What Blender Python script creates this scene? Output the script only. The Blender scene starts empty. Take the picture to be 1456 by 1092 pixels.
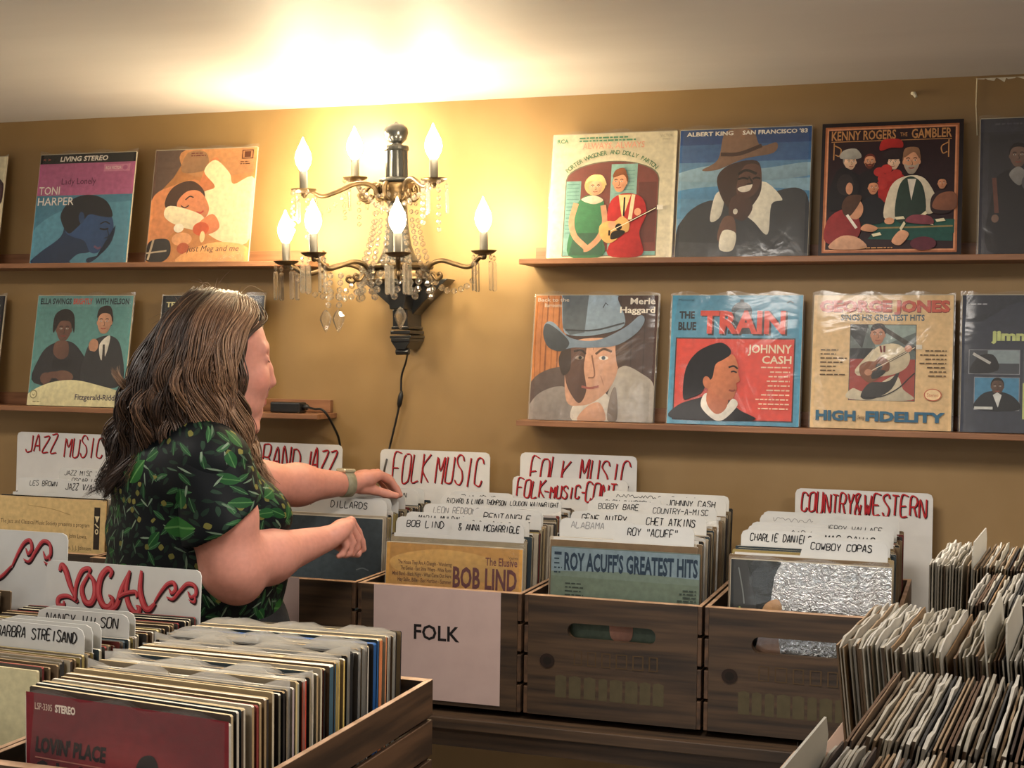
import bpy, bmesh, math, random
import numpy as np
from mathutils import Matrix, Vector

# ------------------------------------------------------------------ camera
F_PX, CX, CY = 2000.0, 728.0, 546.0
def _u(v): return v / np.linalg.norm(v)
_v1 = _u(np.array([-5250 - CX, 425 - CY, F_PX]))
_v2 = np.array([1397 - CX, 510 - CY, F_PX]); _v2 = _u(_v2 - _v1 * _v1.dot(_v2))
ROT = np.stack([-_v1, _v2, np.cross(-_v1, _v2)])        # world = ROT @ (right, down, forward)
CAM = np.array([0.0, -3.4, 1.55])
scene = bpy.context.scene
COL = scene.collection
cam_data = bpy.data.cameras.new('camera')
cam = bpy.data.objects.new('camera', cam_data); COL.objects.link(cam)
cam_data.sensor_width = 36.0
cam_data.lens = F_PX * 36.0 / 1456.0
cam_data.clip_start = 0.05
M = Matrix(((ROT[0][0], -ROT[0][1], -ROT[0][2], CAM[0]), (ROT[1][0], -ROT[1][1], -ROT[1][2], CAM[1]),
            (ROT[2][0], -ROT[2][1], -ROT[2][2], CAM[2]), (0, 0, 0, 1)))
cam.matrix_world = M
scene.camera = cam
def at(x, y, Y):
    d = ROT @ np.array([x - CX, y - CY, F_PX]); return Vector(CAM + d * ((Y - CAM[1]) / d[1]))
def atz(x, y, z):
    d = ROT @ np.array([x - CX, y - CY, F_PX]); return Vector(CAM + d * ((z - CAM[2]) / d[2]))

# ------------------------------------------------------------------ world, room lights, exposure
world = bpy.data.worlds.new('shop_air'); scene.world = world; world.use_nodes = True
world.node_tree.nodes['Background'].inputs[0].default_value = (1.0, 0.86, 0.74, 1)
world.node_tree.nodes['Background'].inputs[1].default_value = 0.02
vs = scene.view_settings
vs.view_transform = 'Standard'; vs.look = 'None'; vs.gamma = 1.0; vs.exposure = 0.0
try: vs.use_curve_mapping = False
except Exception: pass
def area_light(name, loc, size, size_y, power, color, rot=(0, 0, 0)):
    d = bpy.data.lights.new(name, 'AREA'); d.shape = 'RECTANGLE'; d.size = size; d.size_y = size_y
    d.energy = power; d.color = color
    o = bpy.data.objects.new(name, d); COL.objects.link(o); o.location = loc; o.rotation_euler = rot
    return o
CEIL = 2.196
LAMPS = [(-0.55, -1.32, 15.0), (0.75, -1.6, 13.0), (-0.6, -4.0, 11.0), (-1.3, -2.75, 10.0), (-2.35, -1.35, 9.0)]  # unseen; last two added to brighten the foreground crates and left-hand albums
for lx, ly, lw in LAMPS:
    area_light('ceiling_panel_light', (lx, ly, CEIL - 0.035), 0.5, 0.25, lw, (1.0, 0.93, 0.85))

random.seed(7)
rng = random.Random(11)
R = math.radians

# ------------------------------------------------------------------ materials
def lin(h):
    h = h.lstrip('#'); c = [int(h[i:i + 2], 16) / 255 for i in (0, 2, 4)]
    return tuple((x / 12.92 if x <= 0.04045 else ((x + 0.055) / 1.055) ** 2.4) for x in c) + (1.0,)
MATS = {}
def new_mat(name):
    m = bpy.data.materials.new(name); m.use_nodes = True; MATS[name] = m
    return m, m.node_tree.nodes, m.node_tree.links, m.node_tree.nodes['Principled BSDF']
def noise_mat(name, c1, c2, scale=(8, 8, 8), detail=4, rough=0.6, bump=0.0, metallic=0.0, coat=0.0, coords='Object', contrast=(0.35, 0.65)):
    m, N, L, P = new_mat(name)
    tc = N.new('ShaderNodeTexCoord'); mp = N.new('ShaderNodeMapping'); mp.inputs['Scale'].default_value = scale
    nz = N.new('ShaderNodeTexNoise'); nz.inputs['Scale'].default_value = 1.0; nz.inputs['Detail'].default_value = detail
    cr = N.new('ShaderNodeValToRGB'); cr.color_ramp.elements[0].position = contrast[0]; cr.color_ramp.elements[1].position = contrast[1]
    cr.color_ramp.elements[0].color = lin(c1); cr.color_ramp.elements[1].color = lin(c2)
    L.new(tc.outputs[coords], mp.inputs[0]); L.new(mp.outputs[0], nz.inputs[0]); L.new(nz.outputs[0], cr.inputs[0])
    L.new(cr.outputs[0], P.inputs['Base Color'])
    P.inputs['Roughness'].default_value = rough; P.inputs['Metallic'].default_value = metallic
    P.inputs['Coat Weight'].default_value = coat
    if bump:
        b = N.new('ShaderNodeBump'); b.inputs['Strength'].default_value = bump; b.inputs['Distance'].default_value = 0.004
        L.new(nz.outputs[0], b.inputs['Height']); L.new(b.outputs[0], P.inputs['Normal'])
    return m
def attr_mat(name, rough=0.55, coat=0.0, mottle=0.08, scale=60, spec=0.3, sss=0.0, bump=0.0):
    """colour of each face comes from the printed inks / paper colours stored on the mesh"""
    m, N, L, P = new_mat(name)
    a = N.new('ShaderNodeAttribute'); a.attribute_name = 'ink'
    tc = N.new('ShaderNodeTexCoord'); nz = N.new('ShaderNodeTexNoise'); nz.inputs['Scale'].default_value = scale; nz.inputs['Detail'].default_value = 3
    L.new(tc.outputs['Object'], nz.inputs[0])
    mr = N.new('ShaderNodeMapRange'); mr.inputs[1].default_value = 0.3; mr.inputs[2].default_value = 0.7
    mr.inputs[3].default_value = 1 - mottle; mr.inputs[4].default_value = 1 + mottle
    L.new(nz.outputs[0], mr.inputs[0])
    mx = N.new('ShaderNodeVectorMath'); mx.operation = 'SCALE'
    L.new(a.outputs['Color'], mx.inputs[0]); L.new(mr.outputs[0], mx.inputs['Scale'])
    L.new(mx.outputs[0], P.inputs['Base Color'])
    P.inputs['Roughness'].default_value = rough; P.inputs['Coat Weight'].default_value = coat
    P.inputs['Coat Roughness'].default_value = 0.12; P.inputs['Specular IOR Level'].default_value = spec
    if sss:
        P.inputs['Subsurface Weight'].default_value = sss; P.inputs['Subsurface Radius'].default_value = (0.012, 0.005, 0.003)
        P.inputs['Subsurface Scale'].default_value = 0.6
    if bump:
        b = N.new('ShaderNodeBump'); b.inputs['Strength'].default_value = bump; b.inputs['Distance'].default_value = 0.002
        L.new(nz.outputs[0], b.inputs['Height']); L.new(b.outputs[0], P.inputs['Normal'])
    return m
PRINT = attr_mat('printed_card', 0.5, 0.12, 0.13, 75)
CARD = attr_mat('card_stock', 0.7, 0.0, 0.12, 45)
PAPER = attr_mat('soft_paper', 0.8, 0.0, 0.16, 30, bump=0.3)
TABCARD = attr_mat('plastic_divider_card', 0.45, 0.0, 0.04, 20)
SKIN = attr_mat('skin', 0.5, 0.0, 0.06, 90, 0.35, 0.12)
HAIR = attr_mat('hair', 0.42, 0.0, 0.22, 70, 0.5)
WALL = noise_mat('mustard_paint', '#94764a', '#9c7e52', (5, 5, 5), 6, 0.55, 0.12)
WALL2 = noise_mat('pale_wall_paint', '#d6d1ca', '#dfdbd4', (5, 5, 5), 5, 0.6, 0.1)
CEILM = noise_mat('ceiling_paint', '#d4d0cd', '#dedad7', (1.2, 4, 1), 4, 0.55, 0.12)
FLOOR = noise_mat('worn_floor', '#8d857d', '#a0978f', (6, 1.2, 1), 5, 0.5, 0.2)
WOODX = noise_mat('stained_wood', '#261c13', '#4e3a27', (3, 55, 55), 5, 0.55, 0.15)
WOODY = noise_mat('stained_wood_slats', '#332418', '#5c422d', (40, 3, 40), 5, 0.55, 0.15)
WOODZ = noise_mat('stained_wood_posts', '#3f2a1c', '#6b4a31', (40, 40, 3), 5, 0.55, 0.15)
LEDGE = noise_mat('ledge_wood', '#6f4a32', '#a0714f', (3, 30, 30), 5, 0.5, 0.12)
PINE = noise_mat('pine_wood', '#7a583e', '#9c7657', (40, 3, 40), 5, 0.5, 0.12)
BLACKM = noise_mat('black_lacquer', '#1c1d1d', '#262726', (20, 20, 20), 2, 0.3, 0.0, 0.0, 0.4)
BRONZE = noise_mat('dark_bronze', '#4a3c2a', '#6b573c', (30, 30, 30), 3, 0.38, 0.1, 0.75)
CANDLE = noise_mat('candle_tube_grey', '#3d3a34', '#4a463e', (30, 30, 30), 2, 0.5)
PLASTIC_BLACK = noise_mat('black_plastic', '#121212', '#1b1b1b', (30, 30, 30), 2, 0.4)
TROUSER = noise_mat('black_trousers', '#101113', '#1a1b1e', (60, 60, 60), 3, 0.85, 0.2)
SHOE = noise_mat('dark_shoe', '#1a1614', '#231d1a', (30, 30, 30), 2, 0.6)
BAND = noise_mat('watch_band', '#858068', '#969179', (90, 90, 90), 2, 0.6)
WATCH = noise_mat('watch_case', '#c9c0a0', '#d9d2b6', (30, 30, 30), 2, 0.25, 0, 0.5)

def thin_clear(name, gloss=0.08, rough=0.1, bump=0.6, scale=14, milk=0.02, fk=0.6):
    m, N, L, P = new_mat(name); N.remove(P)
    out = N['Material Output']
    t = N.new('ShaderNodeBsdfTransparent'); t.inputs[0].default_value = (0.97, 0.97, 0.96, 1)
    g = N.new('ShaderNodeBsdfGlossy'); g.inputs['Roughness'].default_value = rough
    d = N.new('ShaderNodeBsdfDiffuse'); d.inputs[0].default_value = (0.85, 0.84, 0.8, 1)
    lw = N.new('ShaderNodeLayerWeight'); lw.inputs[0].default_value = 0.25
    ma = N.new('ShaderNodeMath'); ma.operation = 'MULTIPLY_ADD'; ma.inputs[1].default_value = fk; ma.inputs[2].default_value = gloss
    L.new(lw.outputs['Fresnel'], ma.inputs[0])
    tc = N.new('ShaderNodeTexCoord'); nz = N.new('ShaderNodeTexNoise'); nz.inputs['Scale'].default_value = scale
    nz.inputs['Detail'].default_value = 3; nz.inputs['Distortion'].default_value = 1.2
    L.new(tc.outputs['Object'], nz.inputs[0])
    b = N.new('ShaderNodeBump'); b.inputs['Strength'].default_value = bump; b.inputs['Distance'].default_value = 0.01
    L.new(nz.outputs[0], b.inputs['Height']); L.new(b.outputs[0], g.inputs['Normal']); L.new(b.outputs[0], lw.inputs['Normal'])
    m1 = N.new('ShaderNodeMixShader'); m1.inputs[0].default_value = milk
    L.new(t.outputs[0], m1.inputs[1]); L.new(d.outputs[0], m1.inputs[2])
    m2 = N.new('ShaderNodeMixShader'); L.new(ma.outputs[0], m2.inputs[0]); L.new(m1.outputs[0], m2.inputs[1]); L.new(g.outputs[0], m2.inputs[2])
    L.new(m2.outputs[0], out.inputs['Surface'])
    return m
CLEAR = thin_clear('clear_sleeve_film', 0.015, 0.16, 0.45, 8, 0.035, 0.3)
CRINKLE = thin_clear('crinkled_sleeve_film', 0.10, 0.16, 1.0, 16, 0.36)
def crystal_mat():
    m, N, L, P = new_mat('cut_crystal'); N.remove(P); out = N['Material Output']
    t = N.new('ShaderNodeBsdfTransparent'); t.inputs[0].default_value = (0.97, 0.97, 0.96, 1)
    g = N.new('ShaderNodeBsdfGlossy'); g.inputs['Roughness'].default_value = 0.04
    r = N.new('ShaderNodeBsdfRefraction'); r.inputs['IOR'].default_value = 1.5; r.inputs['Roughness'].default_value = 0.02
    lw = N.new('ShaderNodeLayerWeight'); lw.inputs[0].default_value = 0.35
    a = N.new('ShaderNodeMixShader'); a.inputs[0].default_value = 0.45
    L.new(t.outputs[0], a.inputs[1]); L.new(r.outputs[0], a.inputs[2])
    b = N.new('ShaderNodeMixShader'); L.new(lw.outputs['Facing'], b.inputs[0]); L.new(a.outputs[0], b.inputs[1]); L.new(g.outputs[0], b.inputs[2])
    df = N.new('ShaderNodeBsdfTranslucent'); df.inputs[0].default_value = (0.95, 0.95, 0.93, 1)
    e = N.new('ShaderNodeMixShader'); e.inputs[0].default_value = 0.07; L.new(b.outputs[0], e.inputs[1]); L.new(df.outputs[0], e.inputs[2])
    L.new(e.outputs[0], out.inputs['Surface']); return m
CRYSTAL = crystal_mat()
def emit_mat(name, color, strength):
    m, N, L, P = new_mat(name)
    P.inputs['Base Color'].default_value = (0.9, 0.9, 0.9, 1)
    P.inputs['Emission Color'].default_value = color; P.inputs['Emission Strength'].default_value = strength
    return m
BULB = emit_mat('glowing_bulb', (1.0, 0.81, 0.51, 1), 195.0)
LAMPGLOW = emit_mat('lamp_diffuser', (1.0, 0.87, 0.74, 1), 6.0)
ADDED_PANE = emit_mat('added_pane_glow', (0.86, 0.94, 1.0, 1), 3.2)  # glow of the added door pane
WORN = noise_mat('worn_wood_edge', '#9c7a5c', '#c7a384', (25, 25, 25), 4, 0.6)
def foil_mat():
    m, N, L, P = new_mat('crinkled_foil')
    tc = N.new('ShaderNodeTexCoord'); nz = N.new('ShaderNodeTexNoise'); nz.inputs['Scale'].default_value = 70; nz.inputs['Detail'].default_value = 4
    nz.inputs['Distortion'].default_value = 2.5
    L.new(tc.outputs['Object'], nz.inputs[0])
    b = N.new('ShaderNodeBump'); b.inputs['Strength'].default_value = 1.0; b.inputs['Distance'].default_value = 0.004
    L.new(nz.outputs[0], b.inputs['Height']); L.new(b.outputs[0], P.inputs['Normal'])
    a = N.new('ShaderNodeAttribute'); a.attribute_name = 'ink'; L.new(a.outputs['Color'], P.inputs['Base Color'])
    P.inputs['Metallic'].default_value = 0.95; P.inputs['Roughness'].default_value = 0.17
    return m
FOIL = foil_mat()

# ------------------------------------------------------------------ mesh helpers
class MB:
    """collects coloured faces and builds ONE mesh object"""
    def __init__(s): s.v = []; s.f = []; s.c = []
    def add(s, vs, fs, col=None):
        o = len(s.v); s.v += [tuple(p) for p in vs]
        for f in fs: s.f.append(tuple(i + o for i in f)); s.c.append(col)
    def box(s, a, b, col=None, mat=None):
        (x0, y0, z0), (x1, y1, z1) = a, b
        vs = [(x0, y0, z0), (x1, y0, z0), (x1, y1, z0), (x0, y1, z0), (x0, y0, z1), (x1, y0, z1), (x1, y1, z1), (x0, y1, z1)]
        if mat is not None: vs = [mat @ Vector(p) for p in vs]
        s.add(vs, [(0, 3, 2, 1), (4, 5, 6, 7), (0, 1, 5, 4), (1, 2, 6, 5), (2, 3, 7, 6), (3, 0, 4, 7)], col)
    def prism(s, pts, y0, y1, col=None, mat=None):
        """outline in x,z extruded from y0 (front) to y1"""
        n = len(pts); vs = [(p[0], y0, p[1]) for p in pts] + [(p[0], y1, p[1]) for p in pts]
        if mat is not None: vs = [mat @ Vector(p) for p in vs]
        s.add(vs, [tuple(range(n)), tuple(range(2 * n - 1, n - 1, -1))] + [(i, i + n, (i + 1) % n + n, (i + 1) % n) for i in range(n)], col)
    def tube(s, pts, rad, n=8, col=None, cap=True):
        pts = [Vector(p) for p in pts]; m = len(pts)
        rad = rad if isinstance(rad, (list, tuple)) else [rad] * m
        t0 = (pts[1] - pts[0]).normalized()
        up = Vector((0, 0, 1)) if abs(t0.z) < 0.9 else Vector((1, 0, 0))
        nn = t0.cross(up).normalized(); vs = []
        for i, p in enumerate(pts):
            t = (pts[min(i + 1, m - 1)] - pts[max(i - 1, 0)]).normalized()
            nn = (nn - t * nn.dot(t)).normalized(); b = t.cross(nn)
            for k in range(n):
                a = 2 * math.pi * k / n; vs.append(p + (nn * math.cos(a) + b * math.sin(a)) * rad[i])
        fs = [(i * n + k, i * n + (k + 1) % n, (i + 1) * n + (k + 1) % n, (i + 1) * n + k) for i in range(m - 1) for k in range(n)]
        if cap: fs += [tuple(range(n - 1, -1, -1)), tuple(range((m - 1) * n, m * n))]
        s.add(vs, fs, col)
    def lathe(s, prof, n=20, col=None, mat=None):
        vs = []; 
        for r, z in prof:
            for k in range(n):
                a = 2 * math.pi * k / n; vs.append(Vector((r * math.cos(a), r * math.sin(a), z)))
        if mat is not None: vs = [mat @ p for p in vs]
        m = len(prof)
        fs = [(i * n + k, i * n + (k + 1) % n, (i + 1) * n + (k + 1) % n, (i + 1) * n + k) for i in range(m - 1) for k in range(n)]
        fs += [tuple(range(n - 1, -1, -1)), tuple(range((m - 1) * n, m * n))]
        s.add(vs, fs, col)
    def mesh(s, name, mat, smooth=False):
        me = bpy.data.meshes.new(name); me.from_pydata([tuple(p) for p in s.v], [], s.f)
        if any(c is not None for c in s.c):
            at_ = me.color_attributes.new('ink', 'FLOAT_COLOR', 'CORNER')
            buf = np.ones((len(me.loops), 4), np.float32)
            k = 0
            for f, c in zip(s.f, s.c):
                n_ = len(f)
                if isinstance(c, list): buf[k:k + n_] = c
                else: buf[k:k + n_] = lin(c) if isinstance(c, str) else (c or (1, 1, 1, 1))
                k += n_
            at_.data.foreach_set('color', buf.ravel())
        me.materials.append(mat)
        if smooth: me.polygons.foreach_set('use_smooth', [True] * len(me.polygons))
        me.update(); return me
    def build(s, name, mat, parent=None, smooth=False, bevel=0.0):
        o = bpy.data.objects.new(name, s.mesh(name, mat, smooth)); COL.objects.link(o)
        if parent is not None: o.parent = parent
        if bevel:
            b = o.modifiers.new('bevel', 'BEVEL'); b.width = bevel; b.segments = 2; b.limit_method = 'ANGLE'; b.angle_limit = R(40)
        return o
def tag(o, label=None, cat=None, group=None, kind=None):
    if label: o['label'] = label
    if cat: o['category'] = cat
    if group: o['group'] = group
    if kind: o['kind'] = kind
    return o
def empty(name, loc=(0, 0, 0), rot=(0, 0, 0)):
    o = bpy.data.objects.new(name, None); COL.objects.link(o); o.location = loc; o.rotation_euler = rot; o.empty_display_size = 0.05
    return o
def copy_tree(o, parent=None):
    c = o.copy(); COL.objects.link(c)
    if parent is not None: c.parent = parent
    for ch in list(o.children): copy_tree(ch, c)
    return c
def spline(pts, n=6, closed=False):
    """Catmull-Rom through points of any dimension"""
    P = [np.array(p, float) for p in pts]; m = len(P); out = []
    if m < 3 and not closed:
        return [tuple(p) for p in P]
    rngs = range(m) if closed else range(m - 1)
    for i in rngs:
        p1, p2 = P[i], P[(i + 1) % m]
        p0 = P[(i - 1) % m] if closed or i > 0 else 2 * p1 - p2
        p3 = P[(i + 2) % m] if closed or i + 2 < m else 2 * p2 - p1
        for k in range(n):
            t = k / n
            out.append(tuple(0.5 * ((2 * p1) + (p2 - p0) * t + (2 * p0 - 5 * p1 + 4 * p2 - p3) * t * t + (3 * p1 - p0 - 3 * p2 + p3) * t ** 3)))
    if not closed: out.append(tuple(P[-1]))
    return out

# ------------------------------------------------------------------ lettering
_tc = {}
def text_mesh(txt, bold=0.0):
    key = (txt, bold)
    if key not in _tc:
        cu = bpy.data.curves.new('lettering', 'FONT'); cu.body = txt; cu.resolution_u = 2; cu.offset = bold; cu.fill_mode = 'FRONT'; cu.dimensions = '2D'
        ob = bpy.data.objects.new('lettering', cu); COL.objects.link(ob)
        dg = bpy.context.evaluated_depsgraph_get(); me = ob.evaluated_get(dg).to_mesh()
        v = [(p.co.x, p.co.y) for p in me.vertices]; f = [tuple(p.vertices) for p in me.polygons]
        ob.evaluated_get(dg).to_mesh_clear(); bpy.data.objects.remove(ob); bpy.data.curves.remove(cu)
        _tc[key] = (v, f)
    return _tc[key]
GLY = dict(A="002640 1232", B="0006 0636453303 3342413000", C="4536160501103041", D="0006 062644422000", E="46060040 0333", F="460600 0333",
    G="45361605011030414323", H="0006 4046 0343", I="2026", J="4641301001", K="0006 460340", L="060040", M="0006234640", N="00064046",
    O="160501103041453616", P="00063645443303", Q="160501103041453616 2240", R="00063645443303 2340", S="453616051433423130100 1".replace(' ', ''), T="0646 2620",
    U="060110304146", V="062046", W="0610233046", X="0046 0640", Y="062346 2320", Z="06460040")
GLY['&'] = "400516362501103043"; GLY['-'] = "0343"; GLY['.'] = "2021"; GLY['/'] = "0046"; GLY["'"] = "2624"; GLY['"'] = "1614 3634"
GLY['S'] = "45361605143342413010" + "01"
class Art:
    """flat inks printed on a card of size w x h; u right, v up, 0..1; front faces -Y"""
    def __init__(s, w=0.312, h=0.312, bg=None, eps=0.00005):
        s.w, s.h, s.e, s.k = w, h, eps, 1; s.mb = MB()
        if bg: s.rect(0, 0, 1, 1, bg)
    def _p(s, u, v): return ((u - 0.5) * s.w, -s.e * s.k, v * s.h)
    def poly(s, pts, col, smooth=False, n=5):
        if smooth: pts = spline(pts, n, True)
        a = sum(pts[i][0] * pts[(i + 1) % len(pts)][1] - pts[(i + 1) % len(pts)][0] * pts[i][1] for i in range(len(pts)))
        if a < 0: pts = pts[::-1]
        pts = [(min(1, max(0, p[0])), min(1, max(0, p[1]))) for p in pts]
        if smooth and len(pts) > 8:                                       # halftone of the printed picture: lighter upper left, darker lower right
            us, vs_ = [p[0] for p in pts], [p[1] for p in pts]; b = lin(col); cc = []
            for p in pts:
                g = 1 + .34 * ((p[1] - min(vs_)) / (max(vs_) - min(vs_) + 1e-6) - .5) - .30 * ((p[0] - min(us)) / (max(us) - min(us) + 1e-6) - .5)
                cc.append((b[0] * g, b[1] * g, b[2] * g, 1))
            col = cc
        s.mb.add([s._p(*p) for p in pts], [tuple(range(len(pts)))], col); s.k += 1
    def rect(s, a, b, c, d, col): s.poly([(a, b), (c, b), (c, d), (a, d)], col)
    def ell(s, x, y, rx, ry, col, rot=0, n=22):
        c, q = math.cos(R(rot)), math.sin(R(rot))
        s.poly([(x + rx * math.cos(t) * c - ry * math.sin(t) * q, y + rx * math.cos(t) * q + ry * math.sin(t) * c) for t in [2 * math.pi * i / n for i in range(n)]], col)
    def frame(s, a, b, c, d, t, col):
        s.rect(a, b, c, b + t, col); s.rect(a, d - t, c, d, col); s.rect(a, b, a + t, d, col); s.rect(c - t, b, c, d, col)
    def line(s, pts, wd, col, smooth=False, n=5, taper=False):
        if smooth: pts = spline(pts, n)
        m = len(pts); A = s.h / s.w; L = []; Rr = []
        for i, p in enumerate(pts):
            q0 = pts[max(i - 1, 0)]; q1 = pts[min(i + 1, m - 1)]
            dx, dy = q1[0] - q0[0], (q1[1] - q0[1]) * A; l = math.hypot(dx, dy) or 1
            wv = wd[i] if isinstance(wd, list) else wd * (1 - abs(2 * i / (m - 1) - 1) ** 3 * 0.8 if taper else 1)
            nx, ny = -dy / l * wv / 2, dx / l * wv / 2 / A
            L.append((p[0] + nx, p[1] + ny)); Rr.append((p[0] - nx, p[1] - ny))
        vs = [s._p(*p) for p in Rr] + [s._p(*p) for p in L]
        s.mb.add(vs, [(i, i + 1, m + i + 1, m + i) for i in range(m - 1)], col); s.k += 1
    def text(s, t, x, y, h, col, width=None, align='l', bold=0.0, shear=0.0, rot=0.0, slope=0.0):
        v, f = text_mesh(t, bold)
        if not v: return
        x0 = min(p[0] for p in v); x1 = max(p[0] for p in v)
        sy = h / 0.72; sx = (width / (x1 - x0)) if width else sy * s.h / s.w * 0.9
        W = (x1 - x0) * sx; ox = {'l': 0, 'c': -W / 2, 'r': -W}[align]
        c, q = math.cos(R(rot)), math.sin(R(rot)); out = []
        for p in v:
            a, b = (p[0] - x0) * sx + ox + shear * p[1] * sy, p[1] * sy
            out.append(s._p(x + a * c - b * q, y + a * q + b * c + slope * a))
        s.mb.add(out, f, col); s.k += 1
        return W
    def arc_text(s, t, cx, cy, rad, a0, a1, h, col, bold=0.0):
        n = len(t)
        for i, ch in enumerate(t):
            if ch == ' ': continue
            a = R(a0 + (a1 - a0) * i / (n - 1))
            s.text(ch, cx + rad * math.cos(a), cy + rad * math.sin(a), h, col, None, 'c', bold, 0, math.degrees(a) - 90)
    def hand(s, t, x, y, h, width, col, wd=0.006, shear=0.1, jit=0.35, smooth=True, seed=1, slope=0.0, col2=None, off=(0.004, -0.006), wd2=None):
        rr = random.Random(seed); n = len(t); cw = width / max(n, 1)
        strokes = []
        for i, ch in enumerate(t.upper()):
            if ch not in GLY: continue
            by = rr.uniform(-1, 1) * jit * 0.12 * h; sc = 1 + rr.uniform(-1, 1) * jit * 0.2
            for st in GLY[ch].split():
                pts = [(int(st[k]) / 4, int(st[k + 1]) / 6) for k in range(0, len(st) - 1, 2)]
                pts = [(p[0] + rr.uniform(-.5, .5) * jit * .14, p[1] + rr.uniform(-.5, .5) * jit * .12) for p in pts]
                pp = [(x + cw * (i + 0.1 + 0.72 * p[0]) + shear * p[1] * h * s.h / s.w, y + by + p[1] * h * sc + slope * (cw * i)) for p in pts]
                strokes.append(pp)
        if col2:
            for pp in strokes: s.line([(p[0] + off[0], p[1] + off[1]) for p in pp], wd2 or wd, col2, smooth and len(pp) > 2, 4)
        for pp in strokes: s.line(pp, wd, col, smooth and len(pp) > 2, 4)
    def lines(s, x, y, w, n, dy, h, col, align='l', seed=3):
        """rows of unreadably small print"""
        rr = random.Random(seed)
        for i in range(n):
            L = w * rr.uniform(0.55, 1.0); x0 = x if align == 'l' else (x - L if align == 'r' else x - L / 2); q = x0
            while q < x0 + L:
                g = min(rr.uniform(0.015, 0.05), x0 + L - q + 0.004); s.rect(q, y - i * dy, q + g, y - i * dy + h, col); q += g + 0.008
    def mesh(s, name, mat=None): return s.mb.mesh(name, mat or PRINT)
# ------------------------------------------------------------------ cover art (plain generic pictures in the photograph's layout and colours)
def face(a, x, y, rx, ry, skin, hair, shade=None, look=0.0, brow='#2a1c16', lip='#9a4a3c', beard=None, hairtop=True):
    if hairtop: a.ell(x - look * rx * .2, y + ry * .25, rx * 1.16, ry * .98, hair)
    a.ell(x - rx * 1.0, y - ry * .05, rx * .16, ry * .2, skin); a.ell(x + rx * 1.0, y - ry * .05, rx * .16, ry * .2, skin)
    a.poly([(x - rx, y + ry * .35), (x - rx * .95, y - ry * .35), (x - rx * .5, y - ry * .92), (x, y - ry * 1.03), (x + rx * .5, y - ry * .92), (x + rx * .95, y - ry * .35), (x + rx, y + ry * .35), (x + rx * .55, y + ry * .78), (x - rx * .55, y + ry * .78)], skin, True)
    if beard: a.poly([(x - rx * .95, y - ry * .2), (x - rx * .5, y - ry * .95), (x, y - ry * 1.1), (x + rx * .5, y - ry * .95), (x + rx * .95, y - ry * .2), (x + rx * .4, y - ry * .35), (x, y - ry * .28), (x - rx * .4, y - ry * .35)], beard, True)
    ox = look * rx * .25
    for sg in (-1, 1):
        a.line([(x + ox + sg * rx * .22, y + ry * .26), (x + ox + sg * rx * .45, y + ry * .33), (x + ox + sg * rx * .68, y + ry * .25)], rx * .11, brow, True)
        a.ell(x + ox + sg * rx * .44, y + ry * .1, rx * .17, ry * .07, '#e8ddd0' if shade is None else shade); a.ell(x + ox + sg * rx * .44, y + ry * .1, rx * .08, ry * .07, '#1d1512')
    if shade: a.poly([(x + ox - rx * .05, y + ry * .15), (x + ox + rx * .16, y - ry * .3), (x + ox - rx * .12, y - ry * .33)], shade)
    else: a.line([(x + ox + rx * .02, y + ry * .08), (x + ox + rx * .14, y - ry * .27), (x + ox - rx * .08, y - ry * .32)], rx * .06, brow, True)
    a.line([(x + ox - rx * .36, y - ry * .55), (x + ox, y - ry * .6), (x + ox + rx * .36, y - ry * .54)], ry * .09, lip, True)
def guitar(a, x, y, s, rot, body='#b98a52', neck='#2b1c14'):
    c, q = math.cos(R(rot)), math.sin(R(rot)); T = lambda u, v: (x + (u * c - v * q) * s, y + (u * q + v * c) * s)
    a.line([T(.1, 0), T(1.15, 0)], .055 * s, neck); a.rect(*T(1.1, -.05), *[T(1.1, -.05)[0] + .16 * s, T(1.1, -.05)[1] + .12 * s], '#d9d2c4')
    a.poly([T(-.52, 0), T(-.42, .26), T(-.18, .28), (T(0, .19)), T(.2, .22), T(.32, 0), T(.2, -.22), T(0, -.19), T(-.18, -.28), T(-.42, -.26)], body, True)
    a.poly([T(-.2, -.05), T(0, -.08), T(.12, -.2), T(-.1, -.26), T(-.3, -.2)], '#1d1815', True)
    a.ell(*T(.02, 0), .09 * s, .09 * s, '#17100c'); a.line([T(-.25, 0), T(1.1, 0)], .018 * s, '#e6d8bd'); a.rect(*T(-.32, -.08), *[T(-.32, -.08)[0] + .05 * s, T(-.32, -.08)[1] + .14 * s], '#221712')
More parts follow.
